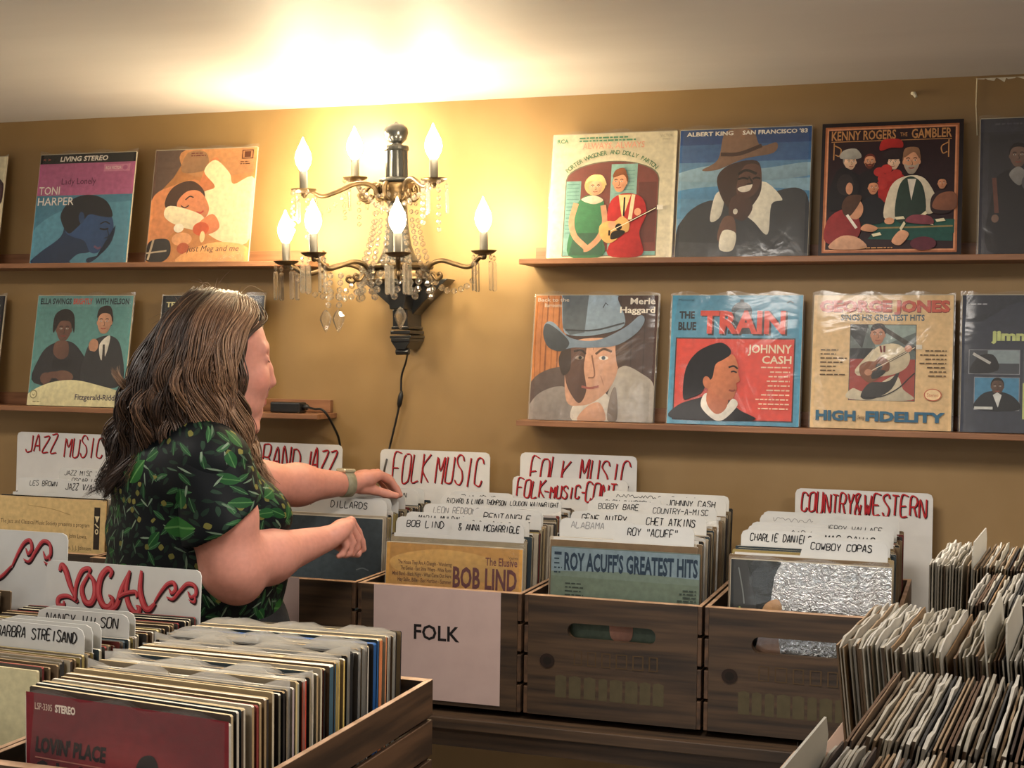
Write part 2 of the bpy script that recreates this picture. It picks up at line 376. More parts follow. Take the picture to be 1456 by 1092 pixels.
def cv_lonely():
    a = Art(bg='#4c86a0'); a.rect(0, .62, 1, .915, '#b8648f'); a.rect(0, .915, 1, 1, '#1b1a1d')
    a.poly([(0, 0), (0, .3), (.35, .5), (.9, .55), (1, .5), (1, 0)], '#5a95ad', True)
    a.text('LIVING STEREO', .21, .935, .045, '#efe8dc', .5, bold=.03, shear=.15); a.text('< >', .03, .94, .03, '#c96a50', .08)
    a.rect(.68, .83, .95, .895, '#cf86a6'); a.text('RCA VICTOR', .7, .85, .028, '#f0e4e0', .16); a.ell(.9, .862, .025, .02, '#b8648f')
    a.text('Lady Lonely', .25, .72, .06, '#5c2147', .36)
    a.poly([(.02, 0), (.1, .1), (.3, .24), (.36, .4), (.62, .42), (.72, .2), (.62, .1), (.5, .08), (.42, .02), (.4, 0)], '#1d3556', True)
    a.poly([(.34, .3), (.36, .5), (.5, .56), (.7, .52), (.82, .4), (.84, .25), (.76, .16), (.7, .09), (.62, .1), (.55, .2), (.42, .24)], '#2a4d7c', True)
    a.poly([(.3, .36), (.28, .46), (.38, .58), (.56, .62), (.74, .56), (.82, .42), (.7, .42), (.58, .44), (.52, .38), (.46, .32), (.38, .27)], '#20222b', True)
    a.ell(.5, .41, .03, .055, '#27456d', 10); a.poly([(.6, .04), (.74, .08), (.84, .2), (.86, .34), (.82, .2), (.72, .06), (.62, 0)], '#1b2c46', True)
    a.line([(.7, .35), (.75, .37), (.8, .35)], .012, '#11141c', True); a.line([(.7, .31), (.75, .3), (.79, .31)], .016, '#11141c', True); a.line([(.66, .15), (.7, .13), (.73, .14)], .02, '#6a4a66', True)
    a.line([(.78, .3), (.8, .24), (.76, .22)], .01, '#16263d', True)
    a.text('TONI', .02, .63, .075, '#f3ebe2', .22, bold=.005); a.text('HARPER', .02, .53, .075, '#f3ebe2', .38, bold=.005)
    return a
def cv_recline():
    a = Art(bg='#c08048'); a.poly([(0, .55), (.2, .75), (.35, 1), (0, 1)], '#6b5348'); a.poly([(.3, 1), (.3, .82), (.5, .75), (1, .8), (1, 1)], '#c98d58', True)
    a.poly([(.28, .8), (.32, .97), (.5, .97), (.52, .82)], '#a87d58', True)
    a.poly([(0, .1), (0, .55), (.2, .68), (.45, .72), (.5, .5), (.3, .3)], '#d98e5c', True)
    a.poly([(.45, .6), (.52, .85), (.62, .92), (.66, .78), (.56, .6)], '#cf7c4c', True)
    a.poly([(.5, .8), (.6, .9), (.75, .78), (.8, .68), (1, .72), (1, .2), (.8, .16), (.6, .24), (.5, .38), (.5, .6), (.62, .66)], '#e8d6ae', True)
    a.poly([(.14, .5), (.2, .66), (.38, .72), (.52, .62), (.5, .48), (.3, .42)], '#4b3022', True)
    a.poly([(.26, .5), (.34, .62), (.48, .62), (.58, .48), (.54, .38), (.42, .38)], '#d98a5f', True)
    a.line([(.34, .55), (.38, .58), (.42, .57)], .012, '#3a241b', True); a.line([(.3, .5), (.34, .48), (.38, .5)], .01, '#3a241b', True); a.line([(.46, .44), (.5, .43), (.53, .45)], .016, '#b54436', True)
    a.poly([(.14, .42), (.2, .5), (.5, .42), (.56, .32), (.46, .28), (.24, .34)], '#efe0bc', True)
    a.poly([(.48, .32), (.62, .42), (.7, .3), (.58, .24)], '#d48055', True); a.ell(.52, .29, .08, .06, '#c4562f'); a.ell(.54, .22, .025, .05, '#f1cf9a'); a.ell(.34, .2, .1, .06, '#e0a271'); a.ell(.36, .12, .06, .05, '#b85a35'); a.ell(.3, .3, .05, .04, '#f5ead6')
    a.poly([(0, .02), (.02, .18), (.2, .2), (.24, .08), (.16, 0)], '#2d2725', True); a.line([(.02, .02), (.06, .2)], .02, '#b9a58b'); a.line([(.0, .08), (.2, .1)], .014, '#b9a58b')
    a.poly([(.3, 0), (.6, .16), (.95, .14), (1, 0)], '#dfa265', True)
    a.text('just Meg and me', .4, .09, .055, '#3c2a1e', .5, shear=.25); a.lines(.36, .96, .17, 2, .022, .009, '#7a2f22')
    a.frame(.86, .9, .97, .98, .008, '#5a3320'); a.rect(.885, .915, .945, .965, '#5a3320'); a.lines(.85, .87, .12, 2, .018, .008, '#5a3320')
    return a
def cv_duet():
    a = Art(bg='#ded4b8')
    arch = [(.13, .02), (.87, .02), (.87, .62)] + [(.5 + .37 * math.cos(R(t)) , .62 + .15 * math.sin(R(t))) for t in range(15, 166, 10)] + [(.13, .62)]
    a.poly([(u + (u - .5) * .02, v + (.008 if v > .1 else -.006)) for u, v in arch], '#6f6a55'); a.poly(arch, '#7a3630')
    a.rect(.13, .02, .25, .62, '#7fb0a9'); a.rect(.49, .02, .7, .75, '#8fbcb4'); a.rect(.13, .02, .3, .16, '#8bb9b4'); a.rect(.72, .12, .86, .6, '#662a26'); a.rect(.13, .02, .87, .05, '#7fb0a9')
    for k in range(14):
        a.rect(.14, .2 + k * .03, .24, .206 + k * .03, '#5f8f8a'); a.rect(.53, .3 + k * .03, .68, .306 + k * .03, '#74a29b')
    a.poly([(.18, .02), (.2, .3), (.22, .42), (.3, .5), (.42, .48), (.45, .4), (.44, .2), (.46, .02)], '#2f7a50', True); a.poly([(.18, .02), (.22, .2), (.44, .2), (.46, .02)], '#265a43')
    a.line([(.22, .44), (.19, .3), (.22, .18), (.3, .1), (.34, .07)], .045, '#d7a07c', True); a.line([(.44, .42), (.46, .28), (.42, .16), (.34, .08), (.3, .07)], .045, '#d19a76', True)
    a.poly([(.26, .47), (.36, .5), (.44, .46), (.36, .43)], '#e9dcc0', True); a.ell(.365, .585, .085, .085, '#dcb97a'); face(a, .37, .565, .05, .062, '#dfae88', '#e2c286', hairtop=False); a.poly([(.29, .6), (.33, .66), (.42, .66), (.46, .58), (.41, .61), (.34, .62)], '#e2c286', True)
    a.poly([(.5, .02), (.54, .2), (.48, .3), (.5, .45), (.6, .51), (.74, .48), (.79, .35), (.74, .2), (.77, .02)], '#a32b2c', True)
    a.poly([(.56, .5), (.6, .3), (.66, .5)], '#e3c489'); a.line([(.61, .48), (.61, .33)], .014, '#1d1a1a'); a.line([(.68, .5), (.66, .3)], .03, '#d8c7a3')
    face(a, .565, .6, .052, .075, '#cf9573', '#7b4a30', look=-.6); a.poly([(.51, .64), (.53, .7), (.6, .71), (.625, .62), (.59, .66)], '#7b4a30', True)
    guitar(a, .57, .24, .3, 27, '#c49a5e'); a.ell(.52, .26, .03, .03, '#cf9573'); a.ell(.72, .36, .028, .03, '#cf9573')
    a.text('RCA', .04, .93, .032, '#3f7d5e', .09, bold=.02); a.text('VICTOR', .87, .955, .022, '#a39a80', .1); a.text('STEREO', .89, .93, .014, '#a39a80', .06)
    a.lines(.22, .958, .6, 2, .024, .013, '#4d8163', seed=8)
    a.text('ALWAYS, ALWAYS', .25, .875, .05, '#d59b86', .5, bold=.012); a.arc_text('PORTER WAGONER AND DOLLY PARTON', .5, .3, .525, 132, 50, .036, '#3f6a4c', .012)
    return a
def cv_bluesman():
    a = Art(bg='#6f97b4'); 
    for i, (v0, v1, c) in enumerate([(.86, 1, '#2f4f86'), (.72, .88, '#3f679b'), (.58, .74, '#5f8db4'), (.44, .6, '#86abc0'), (.3, .46, '#5a8db0')]): a.rect(0, v0, 1, v1, c)
    a.poly([(0, .66), (.3, .72), (.6, .68), (1, .72), (1, .62), (.5, .58), (0, .6)], '#8fb0c2', True); a.poly([(0, .52), (.4, .55), (1, .5), (1, .44), (0, .46)], '#4f86ae', True)
    a.poly([(0, 0), (.05, .3), (.25, .44), (.5, .4), (.75, .5), (.92, .52), (1, .4), (1, 0)], '#33353a', True); a.poly([(0, 0), (.02, .12), (.4, .1), (1, .02), (1, 0)], '#44464a')
    a.poly([(.26, .28), (.29, .48), (.36, .5), (.34, .32)], '#d8d3c4', True); a.poly([(.5, .38), (.64, .58), (.8, .44), (.72, .4), (.7, .17), (.6, .26)], '#e2dccb', True)
    a.poly([(.34, .46), (.3, .62), (.4, .72), (.6, .74), (.64, .58), (.62, .46), (.52, .34), (.42, .36)], '#3f2a24', True); a.poly([(.45, .5), (.5, .7), (.62, .7), (.63, .56), (.56, .46)], '#5f4034', True)
    a.line([(.46, .64), (.52, .67), (.6, .64)], .02, '#20140f', True); a.line([(.46, .6), (.5, .61), (.54, .6)], .016, '#140d0b', True); a.line([(.57, .6), (.6, .61), (.63, .6)], .014, '#140d0b', True)
    a.poly([(.46, .53), (.52, .55), (.57, .56), (.55, .51), (.49, .5)], '#e8ded0', True); a.line([(.54, .62), (.57, .57), (.53, .56)], .014, '#2c1b15', True)
    a.poly([(.4, .34), (.42, .46), (.52, .48), (.58, .38), (.52, .28), (.44, .3)], '#4b3129', True); a.ell(.45, .35, .018, .022, '#d9d2c3'); a.poly([(.32, .14), (.36, .3), (.44, .3), (.46, .16), (.4, .08)], '#6a4a3c', True); a.poly([(.34, .06), (.36, .2), (.46, .18), (.44, .05)], '#ddd6c4', True)
    a.poly([(.18, .68), (.3, .76), (.34, .96), (.44, 1), (.56, .98), (.62, .86), (.74, .88), (.72, .8), (.5, .76), (.3, .68)], '#8a6a55', True); a.line([(.32, .8), (.46, .8), (.63, .86)], .03, '#4a3229', True)
    a.text('ALBERT KING', .05, .95, .032, '#f0ece2', .36, bold=.03); a.text("SAN FRANCISCO '83", .48, .95, .032, '#f0ece2', .49, bold=.03)
    return a
def cv_saloon():
    a = Art(w=.315, h=.315, bg='#1c1114'); a.rect(.025, .02, .97, .97, '#a8653f'); a.rect(.038, .033, .957, .957, '#d19069'); a.rect(.05, .045, .945, .945, '#2a1519')
    a.text('KENNY ROGERS', .07, .87, .07, '#c08a55', .46, bold=.02); a.text('THE', .56, .885, .03, '#c08a55', .05); a.text('GAMBLER', .64, .87, .07, '#c08a55', .28, bold=.02); a.rect(.07, .855, .92, .86, '#c08a55')
    for sx, d in ((.09, 1), (.9, -1)): a.line([(sx, .85), (sx, .72)], .008, '#c08a55'); a.line([(sx + d * .005, .83), (sx + d * .05, .8), (sx + d * .04, .75), (sx + d * .01, .76)], .008, '#c08a55', True)
    a.poly([(.3, .2), (.34, .28), (.95, .26), (.95, .16), (.5, .14)], '#1f5246'); a.poly([(.35, .12), (.4, .18), (.94, .2), (.94, .1)], '#1b4c43'); a.line([(.33, .2), (.94, .21)], .012, '#8d7a4d')
    def person(x, y, s, skin, hair, coat, look=0, beard=None, hat=None):
        a.poly([(x - .09 * s, y - .3 * s), (x - .1 * s, y - .14 * s), (x, y - .07 * s), (x + .1 * s, y - .14 * s), (x + .09 * s, y - .3 * s)], coat, True); face(a, x, y, .04 * s, .055 * s, skin, hair, look=look, beard=beard)
        if hat: a.poly([(x - .07 * s, y + .03 * s), (x - .05 * s, y + .09 * s), (x + .04 * s, y + .1 * s), (x + .075 * s, y + .03 * s)], hat, True)
    person(.21, .7, 1.0, '#e0b898', '#8d8780', '#17141a', .8, None, '#a9a49a'); person(.35, .7, .9, '#c98e6c', '#6b2a1c', '#1a1316', 0, '#5a2a1a'); person(.52, .69, .95, '#e6c0a2', '#1a1214', '#a8231f', -.6, None, '#2a1a1c')
    a.poly([(.42, .78), (.44, .86), (.56, .86), (.58, .8), (.5, .8)], '#a8231f', True)
    for q in ((.42, .62), (.45, .57), (.47, .64), (.5, .58), (.44, .52), (.54, .6)): a.ell(q[0], q[1], .04, .035, '#b5302c')
    a.poly([(.06, .35), (.1, .6), (.18, .66), (.28, .55), (.24, .38)], '#191417', True); a.ell(.18, .53, .06, .08, '#2c2424'); a.ell(.21, .5, .025, .045, '#cf9472')
    person(.38, .5, .85, '#c58763', '#171213', '#15151a', .5); a.poly([(.46, .28), (.5, .5), (.6, .58), (.74, .56), (.84, .36), (.76, .3), (.72, .44), (.58, .28)], '#cfc3ab', True); a.poly([(.55, .25), (.56, .5), (.64, .58), (.73, .5), (.74, .27)], '#26382f', True); a.poly([(.62, .56), (.65, .4), (.68, .56)], '#d8d0c0')
    face(a, .645, .69, .055, .085, '#cf9673', '#8a6348', beard='#a39484'); a.poly([(.59, .72), (.6, .79), (.69, .79), (.7, .71), (.66, .76)], '#8a6348', True); a.ell(.5, .25, .035, .025, '#cf9673'); a.ell(.72, .27, .03, .025, '#cf9673')
    person(.86, .52, .7, '#b9805f', '#1c1516', '#2a1a1c'); a.poly([(.8, .34), (.84, .44), (.95, .45), (.95, .33)], '#7d4f3a', True)
    a.poly([(.05, .1), (.06, .26), (.16, .34), (.26, .32), (.3, .18), (.22, .08)], '#8a2a2a', True); a.ell(.26, .34, .055, .075, '#c68f6e'); a.poly([(.16, .36), (.2, .44), (.3, .44), (.26, .34), (.2, .28)], '#4b3123', True); a.line([(.2, .3), (.27, .2)], .02, '#e6dfd2')
    a.poly([(.08, .05), (.16, .14), (.28, .13), (.34, .05)], '#c9997a', True); a.poly([(.3, .19), (.34, .23), (.42, .2), (.38, .17)], '#c98f6c', True); a.poly([(.52, .1), (.58, .18), (.64, .15), (.58, .07)], '#d29a77', True)
    for x, y, r in ((.42, .14, 12), (.6, .2, 60), (.68, .25, 10), (.78, .22, -15), (.86, .24, 8), (.58, .26, 5), (.74, .28, 40)): a.poly([(x - .03 * math.cos(R(r)), y - .03 * math.sin(R(r))), (x + .03 * math.cos(R(r)), y + .03 * math.sin(R(r))), (x + .03 * math.cos(R(r)) - .012, y + .03 * math.sin(R(r)) + .02), (x - .03 * math.cos(R(r)) - .012, y - .03 * math.sin(R(r)) + .02)], '#ded3b0')
    a.poly([(.62, .24), (.66, .29), (.78, .28), (.8, .22)], '#7a3a44', True); a.ell(.74, .08, .09, .05, '#5a2330'); a.lines(.3, .047, .34, 1, .02, .009, '#c08a55')
    return a
def cv_darkband():
    a = Art(bg='#3b3a42'); a.rect(0, .9, 1, 1, '#43434d'); a.rect(.06, .03, .5, .88, '#35333a'); a.poly([(.06, .03), (.1, .5), (.16, .6), (.26, .62), (.4, .5), (.42, .03)], '#222026', True)
    face(a, .26, .72, .055, .08, '#7d6255', '#1d191b'); a.poly([(.2, .58), (.26, .64), (.32, .58), (.27, .5)], '#8e8b88', True); a.ell(.36, .52, .075, .075, '#5a585e'); a.ell(.36, .52, .05, .05, '#37353b'); a.line([(.1, .56), (.12, .3)], .03, '#6a4238', True); a.ell(.11, .26, .025, .03, '#7d6255')
    a.poly([(.6, .03), (.64, .5), (.75, .6), (.88, .5), (.9, .03)], '#1e1c22', True); face(a, .75, .7, .05, .07, '#75594c', '#17151a'); a.lines(.1, .95, .4, 1, .02, .014, '#5c5c66')
    return a
def cv_creamdisc():
    a = Art(bg='#dcd2b4'); a.ell(.86, .66, .16, .16, '#38202a'); a.ell(.86, .66, .13, .13, '#4a2a35'); a.lines(.77, .68, .17, 2, .04, .014, '#d8c6a2'); a.lines(.1, .4, .6, 5, .05, .012, '#8a7d62'); a.rect(.2, .75, .6, .8, '#7b5d4a'); return a
def cv_blackpink():
    a = Art(bg='#1a191e'); a.rect(0, .9, 1, 1, '#222129'); a.lines(.8, .94, .1, 1, .02, .01, '#b9b4ad'); a.lines(.97, .8, .4, 6, .035, .014, '#a3466f', 'r'); a.poly([(.1, 0), (.2, .4), (.5, .5), (.8, .3), (.9, 0)], '#26252c', True); a.rect(.92, .9, .96, .915, '#cfc7bd'); return a
def cv_swing():
    a = Art(bg='#5f9490'); a.rect(0, .9, 1, 1, '#6a9a96')
    a.text('ELLA SWINGS', .03, .925, .052, '#27363c', .33, bold=.03); a.text('BRIGHTLY', .38, .925, .052, '#c8503f', .2, bold=.03); a.text('WITH NELSON', .61, .925, .052, '#27363c', .35, bold=.03)
    a.poly([(.05, .2), (.08, .44), (.2, .56), (.4, .58), (.56, .44), (.64, .3), (.6, .2)], '#25242a', True); a.poly([(.56, .2), (.56, .48), (.64, .6), (.8, .64), (.92, .54), (.96, .2)], '#2d2d31', True)
    a.poly([(.22, .48), (.24, .58), (.36, .58), (.38, .46), (.3, .42)], '#6e4b3d', True); a.rect(.22, .34, .42, .42, '#1b1a1f'); face(a, .31, .69, .075, .1, '#6e4b3d', '#241a19', lip='#8a3a34'); a.poly([(.2, .66), (.2, .82), (.3, .88), (.4, .83), (.42, .66), (.37, .76), (.27, .77)], '#1f1716', True)
    a.ell(.17, .25, .06, .05, '#6e4b3d'); a.ell(.36, .27, .1, .05, '#74503f', -8); a.line([(.14, .2), (.2, .27), (.3, .28)], .06, '#6e4b3d', True)
    a.poly([(.7, .56), (.8, .64), (.78, .48), (.73, .42)], '#d7d0c2', True); a.poly([(.735, .56), (.755, .56), (.77, .42), (.74, .42)], '#2b2426'); face(a, .73, .76, .07, .1, '#c18e70', '#2f211b', look=-.4); a.poly([(.65, .8), (.67, .89), (.78, .9), (.82, .76), (.78, .83), (.7, .84)], '#2f211b', True)
    a.ell(.64, .55, .05, .06, '#bd8a6c'); a.line([(.62, .5), (.6, .36), (.64, .3)], .07, '#2d2d31', True)
    a.poly([(0, 0), (0, .1), (.2, .2), (.45, .235), (.7, .2), (1, .12), (1, 0)], '#d8cfa2', True); a.rect(0, 0, 1, .08, '#d8cfa2')
    a.text('Fitzgerald-Riddle', .5, .06, .05, '#3a3144', .46, bold=.02); a.ell(.06, .1, .04, .04, '#8f8764'); a.ell(.06, .1, .03, .03, '#d8cfa2'); a.text('v', .045, .085, .03, '#6b6447', .03)
    a.lines(.06, .03, .12, 1, .02, .008, '#857d5d'); return a
def cv_steele():
    a = Art(bg='#2a2b2d'); a.text('TED STEELE', .04, .9, .045, '#e3d9a2', .4, bold=.035); a.rect(.2, .6, .6, .85, '#8c3a30'); a.poly([(.3, .5), (.4, .78), (.55, .8), (.6, .5)], '#c4503e', True); a.rect(.7, .9, .95, .94, '#4f4f52')
    a.poly([(.05, .1), (.3, .45), (.7, .4), (.95, .1)], '#3a3a3f', True); face(a, .5, .6, .07, .1, '#b0846a', '#1d1716'); return a
def cv_cowboy():
    a = Art(bg='#46302a'); a.rect(0, .3, .27, 1, '#c07a45'); 
    for k in range(6): a.line([(.02 + k * .045, .98), (.015 + k * .046, .65), (.025 + k * .045, .34)], .007, '#9c5c30', True)
    a.rect(.1, .3, .112, 1, '#8a5230'); a.rect(.2, .3, .21, 1, '#8a5230')
    for u in (.7, .8, .9): a.rect(u, .3, u + .006, 1, '#34221e')
    a.poly([(0, 0), (0, .3), (.2, .42), (.34, .36), (.4, 0)], '#5a4a44', True); a.poly([(.62, 0), (.66, .3), (.74, .44), (.9, .38), (1, .28), (1, 0)], '#a49b90', True)
    a.poly([(0, 0), (.06, .2), (.3, .26), (.42, 0)], '#8f857e', True); a.poly([(.36, 0), (.4, .18), (.62, .22), (.7, 0)], '#c9bfb2', True)
    a.poly([(.3, .16), (.28, .5), (.36, .64), (.68, .64), (.71, .46), (.66, .28), (.54, .16), (.42, .12)], '#cf9d80', True); a.poly([(.29, .3), (.28, .52), (.36, .63), (.44, .6), (.43, .42), (.46, .24), (.4, .14)], '#5d4034', True)
    a.poly([(.22, .5), (.3, .62), (.32, .42), (.26, .36)], '#3a2a24', True); a.poly([(.68, .64), (.78, .6), (.76, .46), (.7, .44)], '#4f382b', True)
    a.line([(.34, .55), (.4, .56), (.44, .53)], .016, '#2c1d16', True); a.line([(.52, .53), (.58, .57), (.65, .55)], .018, '#5e4433', True); a.ell(.39, .5, .035, .016, '#9a8576'); a.ell(.585, .5, .038, .017, '#e4d8ca'); a.ell(.585, .5, .016, .016, '#4a5560'); a.ell(.395, .5, .014, .014, '#17110f')
    a.line([(.49, .52), (.52, .36), (.47, .34)], .012, '#8a5f49', True); a.line([(.42, .27), (.49, .26), (.56, .275)], .018, '#9b5548', True); a.line([(.57, .36), (.6, .28)], .008, '#a87a62'); a.line([(.5, .56), (.5, .62)], .006, '#a87a62')
    a.poly([(.4, .0), (.48, .12), (.58, .14), (.62, 0)], '#c59578', True); a.poly([(.64, .02), (.66, .22), (.7, .26), (.72, .02)], '#6f5f52', True)
    a.poly([(.08, .68), (.09, .77), (.16, .78), (.3, .66), (.52, .64), (.74, .74), (.86, .84), (.9, .8), (.84, .7), (.68, .6), (.46, .58), (.34, .58), (.22, .56), (.12, .6)], '#7d8ea0', True)
    a.poly([(.08, .68), (.1, .77), (.2, .72), (.3, .62), (.24, .55), (.13, .58)], '#3f454e', True)
    a.poly([(.22, .98), (.24, .74), (.3, .68), (.5, .68), (.74, .76), (.68, .96), (.64, 1), (.24, 1)], '#8ea2b4', True); a.poly([(.22, 1), (.24, .74), (.3, .68), (.42, .7), (.44, 1)], '#5c666f'); a.line([(.26, .72), (.5, .72), (.74, .78)], .014, '#3a3f46', True); a.line([(.56, .9), (.58, .94), (.6, .92)], .008, '#3a3f46')
    a.text('Merle', .78, .93, .05, '#ece4d6', .2, bold=.02); a.text('Haggard', .7, .86, .05, '#ece4d6', .28, bold=.02); a.text('Back to the', .02, .95, .03, '#cdbfae', .26, bold=.01); a.text('Barrooms', .08, .905, .03, '#cdbfae', .14, bold=.01)
    return a
def cv_train():
    a = Art(bg='#4f93b2'); a.rect(.04, .03, .955, .67, '#241f2b'); a.rect(.05, .04, .945, .66, '#d8402f')
    a.ell(.54, .87, .08, .08, '#2b3b47'); a.rect(.47, .72, .61, .86, '#2b3b47'); a.ell(.54, .84, .055, .055, '#5b7886'); a.rect(.44, .7, .64, .73, '#23323c'); a.rect(.525, .94, .555, .97, '#23323c')
    a.text('THE', .06, .82, .055, '#16212b', .12, bold=.045); a.text('BLUE', .055, .73, .06, '#16212b', .14, bold=.045)
    a.text('TRAIN', .235, .70, .175, '#2a1820', .655, bold=.05); a.text('TRAIN', .225, .71, .17, '#d94633', .65, bold=.04); a.text('Memorial', .05, .955, .02, '#27505f', .12); a.line([(.88, .94), (.905, .955), (.93, .94)], .012, '#27505f')
    a.text('JOHNNY', .93, .555, .065, '#ead9bc', .33, 'r', bold=.02); a.text('CASH', .93, .475, .06, '#ead9bc', .22, 'r', bold=.02); a.lines(.92, .44, .26, 10, .035, .01, '#ebc4a8', 'r', 5)
    a.poly([(.05, .04), (.08, .14), (.24, .2), (.4, .24), (.55, .12), (.66, .04)], '#1d1a1d', True); a.poly([(.26, .14), (.3, .24), (.42, .12), (.5, .2), (.54, .15), (.44, .04), (.36, .04)], '#d5d0c6', True); a.poly([(.3, .18), (.34, .34), (.46, .3), (.46, .14), (.38, .08)], '#b26848', True)
    a.poly([(.32, .3), (.36, .48), (.48, .54), (.53, .46), (.535, .4), (.55, .34), (.525, .32), (.53, .28), (.52, .25), (.5, .2), (.42, .2)], '#b9704e', True)
    a.poly([(.12, .2), (.13, .42), (.22, .56), (.38, .63), (.46, .59), (.47, .54), (.42, .5), (.36, .46), (.34, .36), (.3, .32), (.26, .24), (.18, .2)], '#17161a', True); a.ell(.3, .32, .03, .05, '#b9704e', 15)
    a.line([(.46, .44), (.5, .45), (.53, .43)], .014, '#1f1512', True); a.line([(.48, .405), (.5, .41), (.525, .4)], .012, '#1f1512', True); a.line([(.47, .265), (.5, .26), (.52, .268)], .014, '#7c3a2c', True)
    return a
def cv_hits():
    a = Art(bg='#d9b887'); a.rect(0, .94, .3, 1, '#dec091'); a.text('GEORGE JONES', .045, .875, .082, '#7a2f2a', .935, bold=.06); a.text('GEORGE JONES', .04, .88, .08, '#c85a48', .935, bold=.05)
    a.text('SINGS HIS GREATEST HITS', .2, .81, .045, '#2b4c5f', .6, bold=.025); a.rect(.27, .21, .745, .78, '#3c3f40')
    a.rect(.275, .215, .74, .775, '#5f6a68'); a.poly([(.275, .775), (.275, .7), (.36, .6), (.4, .775)], '#2f3234'); a.poly([(.4, .775), (.46, .6), (.74, .72), (.74, .775)], '#8fa09b'); a.poly([(.44, .775), (.5, .775), (.74, .62), (.74, .58)], '#47423c'); a.rect(.275, .52, .44, .6, '#24262a'); a.rect(.275, .215, .74, .52, '#9c3c33')
    a.poly([(.28, .22), (.3, .3), (.4, .28), (.6, .4), (.66, .3), (.72, .22)], '#c9bda3', True); a.poly([(.36, .24), (.42, .34), (.56, .36), (.64, .46), (.58, .3), (.44, .22)], '#2b2928', True)
    a.poly([(.38, .4), (.44, .58), (.52, .63), (.62, .63), (.7, .56), (.68, .46), (.56, .4)], '#cfc0a2', True); a.line([(.46, .58), (.36, .46), (.34, .42), (.42, .42)], .05, '#d3c5a8', True); face(a, .47, .7, .048, .07, '#b98061', '#241a17'); a.poly([(.42, .73), (.44, .78), (.51, .78), (.53, .71), (.49, .75)], '#241a17', True); a.line([(.49, .62), (.5, .57)], .014, '#7a2b25'); a.line([(.52, .62), (.52, .57)], .014, '#7a2b25')
    guitar(a, .48, .46, .27, 30, '#7d4a2e'); a.ell(.41, .42, .028, .024, '#b98061'); a.ell(.69, .6, .026, .026, '#b98061')
    a.line([(.36, .24), (.5, .24), (.62, .3), (.7, .38), (.74, .42)], .008, '#1d1a19', True)
    a.lines(.06, .58, .19, 7, .031, .009, '#5c4a35'); a.lines(.955, .58, .19, 7, .031, .009, '#5c4a35', 'r', 9); a.ell(.87, .26, .062, .045, '#b5604a'); a.ell(.87, .26, .055, .039, '#dfc295'); a.text('Stereo', .83, .245, .028, '#b5604a', .08)
    a.text('HIGH', .04, .06, .07, '#34607a', .29, bold=.05); a.text('Swing', .34, .07, .03, '#4a3a2c', .05, shear=.2); a.text('FIDELITY', .4, .06, .07, '#34607a', .56, bold=.05); return a
def cv_organ():
    a = Art(bg='#3a3f4c'); a.text('jimmy', .2, .67, .07, '#c3cc86', .34, bold=.05); a.poly([(.1, .8), (.4, .95), (.7, .8), (.9, .95), (1, .8), (1, 1), (0, 1)], '#31353f', True); a.lines(.06, .93, .16, 1, .02, .008, '#b9bac0')
    a.frame(.05, .42, .4, .6, .006, '#8a8c93'); a.rect(.055, .425, .395, .595, '#454a52'); a.rect(.18, .5, .395, .595, '#8a989c'); a.poly([(.06, .43), (.12, .55), (.22, .56), (.25, .45)], '#26272c', True); a.line([(.08, .57), (.2, .5)], .02, '#b5b4b0')
    a.frame(.09, .16, .4, .4, .006, '#8a8c93'); a.rect(.095, .165, .395, .395, '#4a86a8'); a.poly([(.1, .165), (.14, .27), (.24, .3), (.36, .26), (.395, .165)], '#20242b', True); face(a, .25, .33, .04, .055, '#5a4338', '#1a1615'); a.poly([(.22, .27), (.25, .29), (.28, .27), (.255, .18)], '#d5d6d3'); a.rect(.095, .165, .22, .185, '#c9cbc6')
    a.rect(.42, .1, .8, .6, '#b7bd7a'); a.rect(.42, .36, .8, .6, '#4e545c'); face(a, .6, .45, .07, .09, '#6b4f40', '#1a1615'); a.rect(.44, .06, .8, .11, '#d8cc4e'); return a
def cv_tan():
    a = Art(bg='#c3924c'); a.poly([(.05, .9), (.4, .97), (.8, .92), (.9, .8), (.5, .75), (.1, .8)], '#caa05a', True); a.poly([(0, .6), (.1, .7), (.2, .64), (.1, .5)], '#b98846', True)
    a.text('BOB', .5, .72, .14, '#5f2c30', .2, bold=.032); a.text('LIND', .735, .72, .14, '#5f2c30', .23, bold=.032); a.text('The Elusive', .735, .88, .055, '#6f3a35', .23, bold=.02)
    for i, t in enumerate(('The House They Are A Changin - Wandering', 'The Genius - East Shine Where - White Raven', 'Mind Band - Black Night - What Came Out Here', 'Hey Sallie, Billie - East Horizon - Summer')): a.text(t, [.09, .11, .05, .09][i], .855 - i * .04, .028, '#54301f', [.4, .38, .44, .4][i], bold=.012)
    a.text('Verve', .9, .93, .02, '#5a4630', .07); a.ell(.45, .65, .05, .04, '#2b1d16'); a.ell(.46, .4, .2, .22, '#8a6038'); a.rect(.8, .68, .86, .69, '#5f2c30'); return a
